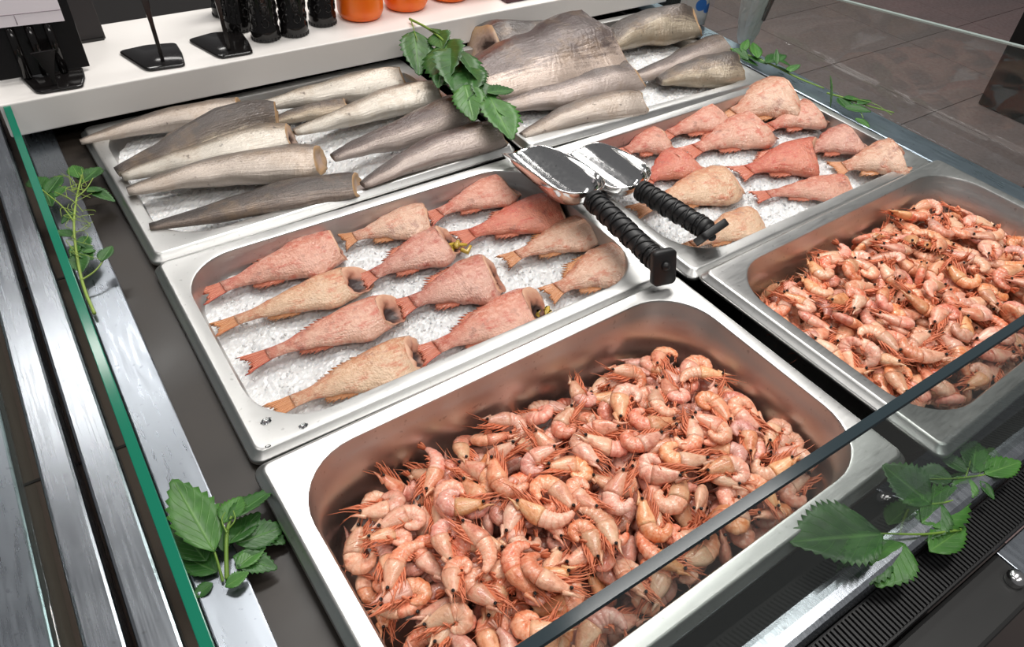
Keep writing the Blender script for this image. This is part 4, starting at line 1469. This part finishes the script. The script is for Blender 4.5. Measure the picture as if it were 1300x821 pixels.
# ------------------------------------------------------------------ shelf and what stands on it
SZ = 0.053
shelf = thing('white_shelf', 'thick white shelf above the back edge of the whitefish trays', 'shelf', (-0.092, 0.681, 0.004))
b = MB()
b.box((0, 0, 0), (1.235, 0.225, 0.049))
bevel(b.build('board', M['white'], shelf, False), 0.0025, 3)
b = MB()
b.box((0.02, 0.06, -0.03), (1.20, 0.20, 0.0))
b.build('support', M['dark_void'], shelf, False)
part('back_panel', M['dark_void'], (-0.078, 0.905, FZ), (1.14, 0.93, 0.03))
part('back_top', M['dark_void'], (-0.078, 0.931, -0.2), (0.95, 1.6, -0.05), 0.003)


def black_bottle(u, v, label, seed):
    p = at(u, v, SZ)
    root = thing('black_bottle', label, 'bottle', (p.x, p.y, SZ), (0, 0, seed * 1.1), 'black bottles on the shelf')
    mb = MB()
    r = 0.0230
    mb.lathe([(0.001, 0.0), (r * 0.93, 0.0), (r, 0.003), (r, 0.016), (r * 0.985, 0.018), (r * 0.93, 0.020), (r * 0.93, 0.118), (r, 0.122), (r * 0.9, 0.14), (r * 0.5, 0.158), (r * 0.42, 0.17)], 28)
    body = mb.build('body', M['black_gloss'], root)
    mb = MB()      # embossed ovals round the wall and notches round the foot
    for k in range(7):
        for h in range(5):
            a = 2 * PI * k / 7
            c = Vector((math.cos(a), math.sin(a), 0)) * r * 0.93 + Vector((0, 0, 0.032 + 0.019 * h))
            tx_ = Vector((-math.sin(a), math.cos(a), 0))
            pl = [c + tx_ * 0.0052 * math.cos(2 * PI * i / 12) + Vector((0, 0, 1)) * 0.0072 * math.sin(2 * PI * i / 12) for i in range(13)]
            mb.tube(pl, 0.0011, 4, False)
    for k in range(22):
        a = 2 * PI * k / 22
        q = Quaternion((0, 0, 1), a).to_matrix()
        mb.box((r - 0.0015, -0.0012, 0.001), (r + 0.0008, 0.0012, 0.005), q, (0, 0, 0))
    mb.build('embossing', M['black_gloss'], body)
    mb = MB()
    mb.lathe([(0.012, 0.165), (0.0125, 0.168), (0.0125, 0.19), (0.011, 0.192), (0.001, 0.192)], 20)
    mb.build('cap', M['black_matt'], root)


for k, (u, v, lb) in enumerate(((338, 48, 'black embossed bottle on the shelf, nearest the sign foot at the front'),
                                (374, 42, 'black embossed bottle in the middle of the front row on the shelf'),
                                (410, 29, 'black embossed bottle right beside the first orange bottle'),
                                (304, 36, 'black embossed bottle in the second row, partly behind the front one'),
                                (288, 18, 'black embossed bottle farthest back on the white shelf'),)):
    black_bottle(u, v, lb, k)


def orange_bottle(u, v, label):
    p = at(u, v, SZ)
    root = thing('orange_bottle', label, 'bottle', (p.x, p.y, SZ), (0, 0, 0), 'orange bottles on the shelf')
    mb = MB()
    r = 0.0395
    mb.lathe([(0.001, 0.002), (r * 0.72, 0.0), (r * 0.90, 0.003), (r, 0.012), (r * 1.01, 0.02), (r * 0.985, 0.06), (r, 0.12), (r * 0.9, 0.15), (r * 0.5, 0.175), (r * 0.4, 0.19)], 32)
    mb.build('body', M['orange'], root)
    mb = MB()
    mb.lathe([(0.017, 0.188), (0.0175, 0.19), (0.0175, 0.21), (0.016, 0.212), (0.001, 0.212)], 20)
    mb.build('cap', M['white'], root)


for u, v, lb in ((458, 20, 'orange bottle on the shelf next to the black bottles'), (515, 8, 'second orange bottle from the black ones, above the leaf stem'),
                 (570, -4, 'third orange bottle from the black ones on the shelf'), (612, -11, 'orange bottle at the far right end of its row')):
    orange_bottle(u, v, lb)
mb = MB()
p = at(660, 2, SZ)
mb.box((-0.03, -0.01, 0.0), (0.05, 0.05, 0.012))
o = bevel(mb.build('dark_red_packet', plain('dark_red_foil', (0.07, 0.012, 0.02), 0.3), None, False), 0.003)
o.location = (p.x, p.y + 0.01, SZ)
tag(o, 'small dark red packet lying on the shelf right of the orange bottles', 'packet')


def sign_stand(label, tri, stem_px, height, lean, group='black sign stands on the shelf', board=None):
    P = [at(u, v, SZ) for u, v in tri]
    c = sum(P, Vector()) / len(P)
    root = thing('sign_stand', label, 'sign stand', (c.x, c.y, SZ), (0, 0, 0), group)
    # rounded base plate
    cr = []
    n = len(P)
    for i in range(n):
        a, b_, d = P[i - 1], P[i], P[(i + 1) % n]
        for k in range(6):
            t = k / 5
            q0, q1 = b_ + (a - b_) * 0.16, b_ + (d - b_) * 0.16
            cr.append(q0 * (1 - t) ** 2 + b_ * 2 * t * (1 - t) + q1 * t * t)
    lo = [Vector((q.x - c.x, q.y - c.y, 0.0)) for q in cr]
    mb = MB()
    mb.loft([[q * 0.97 for q in lo], [q + Vector((0, 0, 0.001)) for q in lo], [q + Vector((0, 0, 0.0035)) for q in lo], [q * 0.95 + Vector((0, 0, 0.0048)) for q in lo]], True, True, True)
    mb.build('base', M['black_gloss'], root)
    s0 = at(*stem_px, SZ) - c
    s0.z = 0.003
    mb = MB()
    hs = [height * q for q in (0, 0.27, 0.32, 0.73, 1.0)]
    ws = [0.0026, 0.0030, 0.0036, 0.010, 0.016]
    rings = []
    for h, w_ in zip(hs, ws):
        q = s0 + Vector((lean[0] * h, lean[1] * h, h))
        rings.append([q + Vector((-w_, -0.0022, 0)), q + Vector((w_, -0.0022, 0)), q + Vector((w_, 0.0022, 0)), q + Vector((-w_, 0.0022, 0))])
    mb.loft(rings, True, True, True)
    bevel(mb.build('stem', M['black_gloss'], root, False), 0.0008)
    return root, c


sign_stand('black sign stand with flat glossy foot, left of the black bottles', [(150, 68), (187, 92), (236, 85), (232, 70), (224, 57), (186, 60)], (208, 82), 0.22, (-0.04, 0.05))
sign_stand('black sign stand touching the front black bottle on the shelf', [(238, 53), (280, 76), (322, 69), (316, 55), (306, 42), (270, 44)], (292, 68), 0.22, (-0.04, 0.05))
r1, c1 = sign_stand('black sign stand holding the white card at the left shelf end', [(24, 98), (48, 121), (106, 112), (109, 100), (106, 88), (60, 90)], (72, 112), 0.05, (-0.02, 0.1))
# its dark board and white card
e0, e1 = at(2, 108, SZ) - c1, at(116, 89, SZ) - c1
d = (e1 - e0).normalized()
nrm = Vector((d.y, -d.x, 0))
mb = MB()
lean = Vector((-0.006, 0.06, 0.30))
for s0, s1, t0_, t1_ in ((0.0, 1.0, 0.012, 1.0),):
    A, B_ = e0 + Vector((0, 0, 0.006)), e1 + Vector((0, 0, 0.006))
    vs = []
    for off in (0.0, 0.005):
        for q in (A, B_, B_ + lean, A + lean):
            vs.append(q - nrm * off)
    mb.add(vs, [(0, 1, 2, 3), (7, 6, 5, 4), (0, 4, 5, 1), (1, 5, 6, 2), (2, 6, 7, 3), (3, 7, 4, 0)])
bevel(mb.build('board', M['black_gloss'], r1, False), 0.001)
mb = MB()
for k in range(3):
    q0 = e0.lerp(e1, 0.30 + 0.20 * k) + nrm * 0.004
    mb.tube([q0 + Vector((0, 0, 0.006)), q0 + lean * 0.28 + Vector((0, 0, 0.006))], 0.006, 10)
mb.build('support_rod', M['black_gloss'], r1)
mb = MB()
A, B_ = e0 + lean * 0.25 + nrm * 0.0125, e0.lerp(e1, 0.90) + lean * 0.25 + nrm * 0.0125
A.z += 0.004
vs = []
for off in (0.0, 0.001):
    for q in (A - d * 0.03, B_, B_ + lean * 0.6, A - d * 0.03 + lean * 0.6):
        vs.append(q + nrm * off)
mb.add(vs, [(0, 1, 2, 3), (7, 6, 5, 4), (0, 4, 5, 1), (1, 5, 6, 2), (2, 6, 7, 3), (3, 7, 4, 0)])
mb.build('card', M['paper'], r1, False)
mb = MB()
lw = 0.0005
q0 = A + lean * 0.05 + nrm * 0.0012
mb.tube([q0 - d * 0.03, q0 + (B_ - A)], lw, 4)
q1 = q0 + (B_ - A) * 0.45
mb.tube([q1, q1 - lean * 0.045], lw, 4)
mb.build('printed_line', M['ink'], r1)
# second board behind it
f0, f1 = at(106, 54, SZ), at(135, 49, SZ)
r2 = thing('sign_board', 'grey-black glossy board standing on the shelf behind the left sign', 'sign', tuple(f0), (0, 0, 0))
mb = MB()
dd = f1 - f0
d2 = dd.normalized()
n2 = Vector((-d2.y, d2.x, 0))
vs = []
ln = Vector((-0.012, 0.05, 0.25))
for off in (0.0, 0.006):
    for q in (-dd * 1.5, dd, dd + ln, -dd * 1.5 + ln):
        vs.append(q + n2 * off)
mb.add(vs, [(0, 1, 2, 3), (7, 6, 5, 4), (0, 4, 5, 1), (1, 5, 6, 2), (2, 6, 7, 3), (3, 7, 4, 0)])
bevel(mb.build('board', plain('smoked_grey_acrylic', (0.05, 0.045, 0.045), 0.12), r2, False), 0.0015)
mb = MB()
mb.box((-0.03, -0.004, 0), (0.03, 0.03, 0.004))
mb.build('foot', M['black_gloss'], r2, False)

# ------------------------------------------------------------------ things beyond the back right corner
p = at(884, 38, -0.01)
mb = MB()
rings = []
for k in range(9):
    h = k / 8 * 0.17
    wv_ = 0.030 - 0.006 * k / 8
    rings.append([Vector((math.cos(2 * PI * j / 22) * wv_ * (1 + 0.10 * math.sin(j * 2.6 + k)), math.sin(2 * PI * j / 22) * 0.014 * (1 + 0.12 * math.sin(j * 1.9 + k * 0.8)), h)) for j in range(22)])
mb.loft(rings, True, True, True)
t = NT('printed_bag_paper')
v_ = t.vor(t.coord('Object', (1, 0.6, 1)), 26)
t.P(Base_Color=t.mix(t.ramp(v_, [(0.30, g3(1)), (0.34, g3(0))]), (0.38, 0.38, 0.37), (0.012, 0.10, 0.34)), Roughness=0.6)
o = mb.build('dotted_bag', t.m)
o.location = (p.x + 0.012, p.y + 0.03, -0.009)
o.rotation_euler = (0, 0, -0.5)
tag(o, 'grey-white bag with blue dots standing at the back right ledge', 'bag')
p = at(955, 60, -0.01)
bag = thing('plastic_bag', 'crumpled clear plastic bag standing at the far end of the right ledge', 'bag', (p.x + 0.0, p.y + 0.02, -0.009), (0, 0, -0.5))
mb = MB()
rings = []
for k in range(14):
    s = k / 13
    rad = 0.014 + 0.024 * s ** 0.7
    rings.append([Vector((math.cos(2 * PI * j / 26) * rad * (1 + 0.22 * mnoise.noise(Vector((j * 0.9, k * 0.6, 3)))),
                          math.sin(2 * PI * j / 26) * rad * 0.6 * (1 + 0.25 * mnoise.noise(Vector((j * 0.8, k * 0.5, 9)))), s * 0.16)) for j in range(26)])
mb.loft(rings, True, True, False)
mb.build('film', M['plastic'], bag, False)
mb = MB()
mb.tube([(0.02, -0.01, 0.05), (0.024, -0.012, 0.09), (0.016, -0.012, 0.15)], [0.004, 0.006, 0.004], 7)
mb.build('twisted_neck', plain('dark_tie', (0.03, 0.015, 0.02), 0.3), bag)
# dark cabinet behind, and a black display leg on the shop floor
cab = thing('dark_cabinet', 'dark cabinet behind the back right corner of the counter', 'cabinet', (1.36, 1.2, FZ))
mb = MB()
mb.box((-0.17, -0.24, 0.0), (0.17, 0.5, 0.95))
bevel(mb.build('body', M['dark_void'], cab, False), 0.004)
mb = MB()
mb.box((-0.172, -0.244, 0.945), (0.172, 0.504, 0.96))
mb.build('top', M['black_matt'], cab, False)
dk = thing('black_display_stand', 'black display stand on the tiled floor beyond the sloped glass', 'display', (4.2, 0.95, FZ))
mb = MB()
q0, q1 = at(1240, 132, FZ), at(1300, 200, FZ)
mb.box((q0.x - 4.2, q1.y - 0.95 - 0.4, 0), (q0.x - 4.2 + 0.6, q0.y - 0.95, 0.9))
bevel(mb.build('body', M['dark_void'], dk, False), 0.01)
mb = MB()
mb.box((q0.x - 4.2 - 0.02, q1.y - 0.95 - 0.42, 0.9), (q0.x - 4.2 + 0.62, q0.y - 0.95 + 0.02, 0.93))
mb.build('top', M['black_gloss'], dk, False)

# melting ice chips on the flange of the left redfish tray
for u, v, r, lb in ((338, 534, 0.0052, 'clear melting ice chip at the front left corner of the redfish tray rim'),
                    (340, 566, 0.0026, 'tiny water drop close to the front left corner edge of the redfish tray'),
                    (385, 540, 0.0042, 'flat wet ice sliver on the front rim of the redfish tray')):
    p = at(u, v, -0.006)
    mb = MB()
    rings = []
    for rr, zz in ((1.0, 0.0), (0.96, 0.25), (0.7, 0.55), (0.35, 0.68), (0.02, 0.72)):
        rings.append([Vector((math.cos(2 * PI * j / 14) * r * rr * (1 + 0.2 * math.sin(3 * j + u)), math.sin(2 * PI * j / 14) * r * rr * 0.75 * (1 + 0.2 * math.cos(2 * j + v)), zz * r * 0.8)) for j in range(14)])
    mb.loft(rings, True, True, True)
    o = mb.build('ice_chip', M['clear_ice'])
    o.location = (p.x, p.y, -0.0065)
    tag(o, lb, 'ice chip', 'melting ice chips on the tray rim')
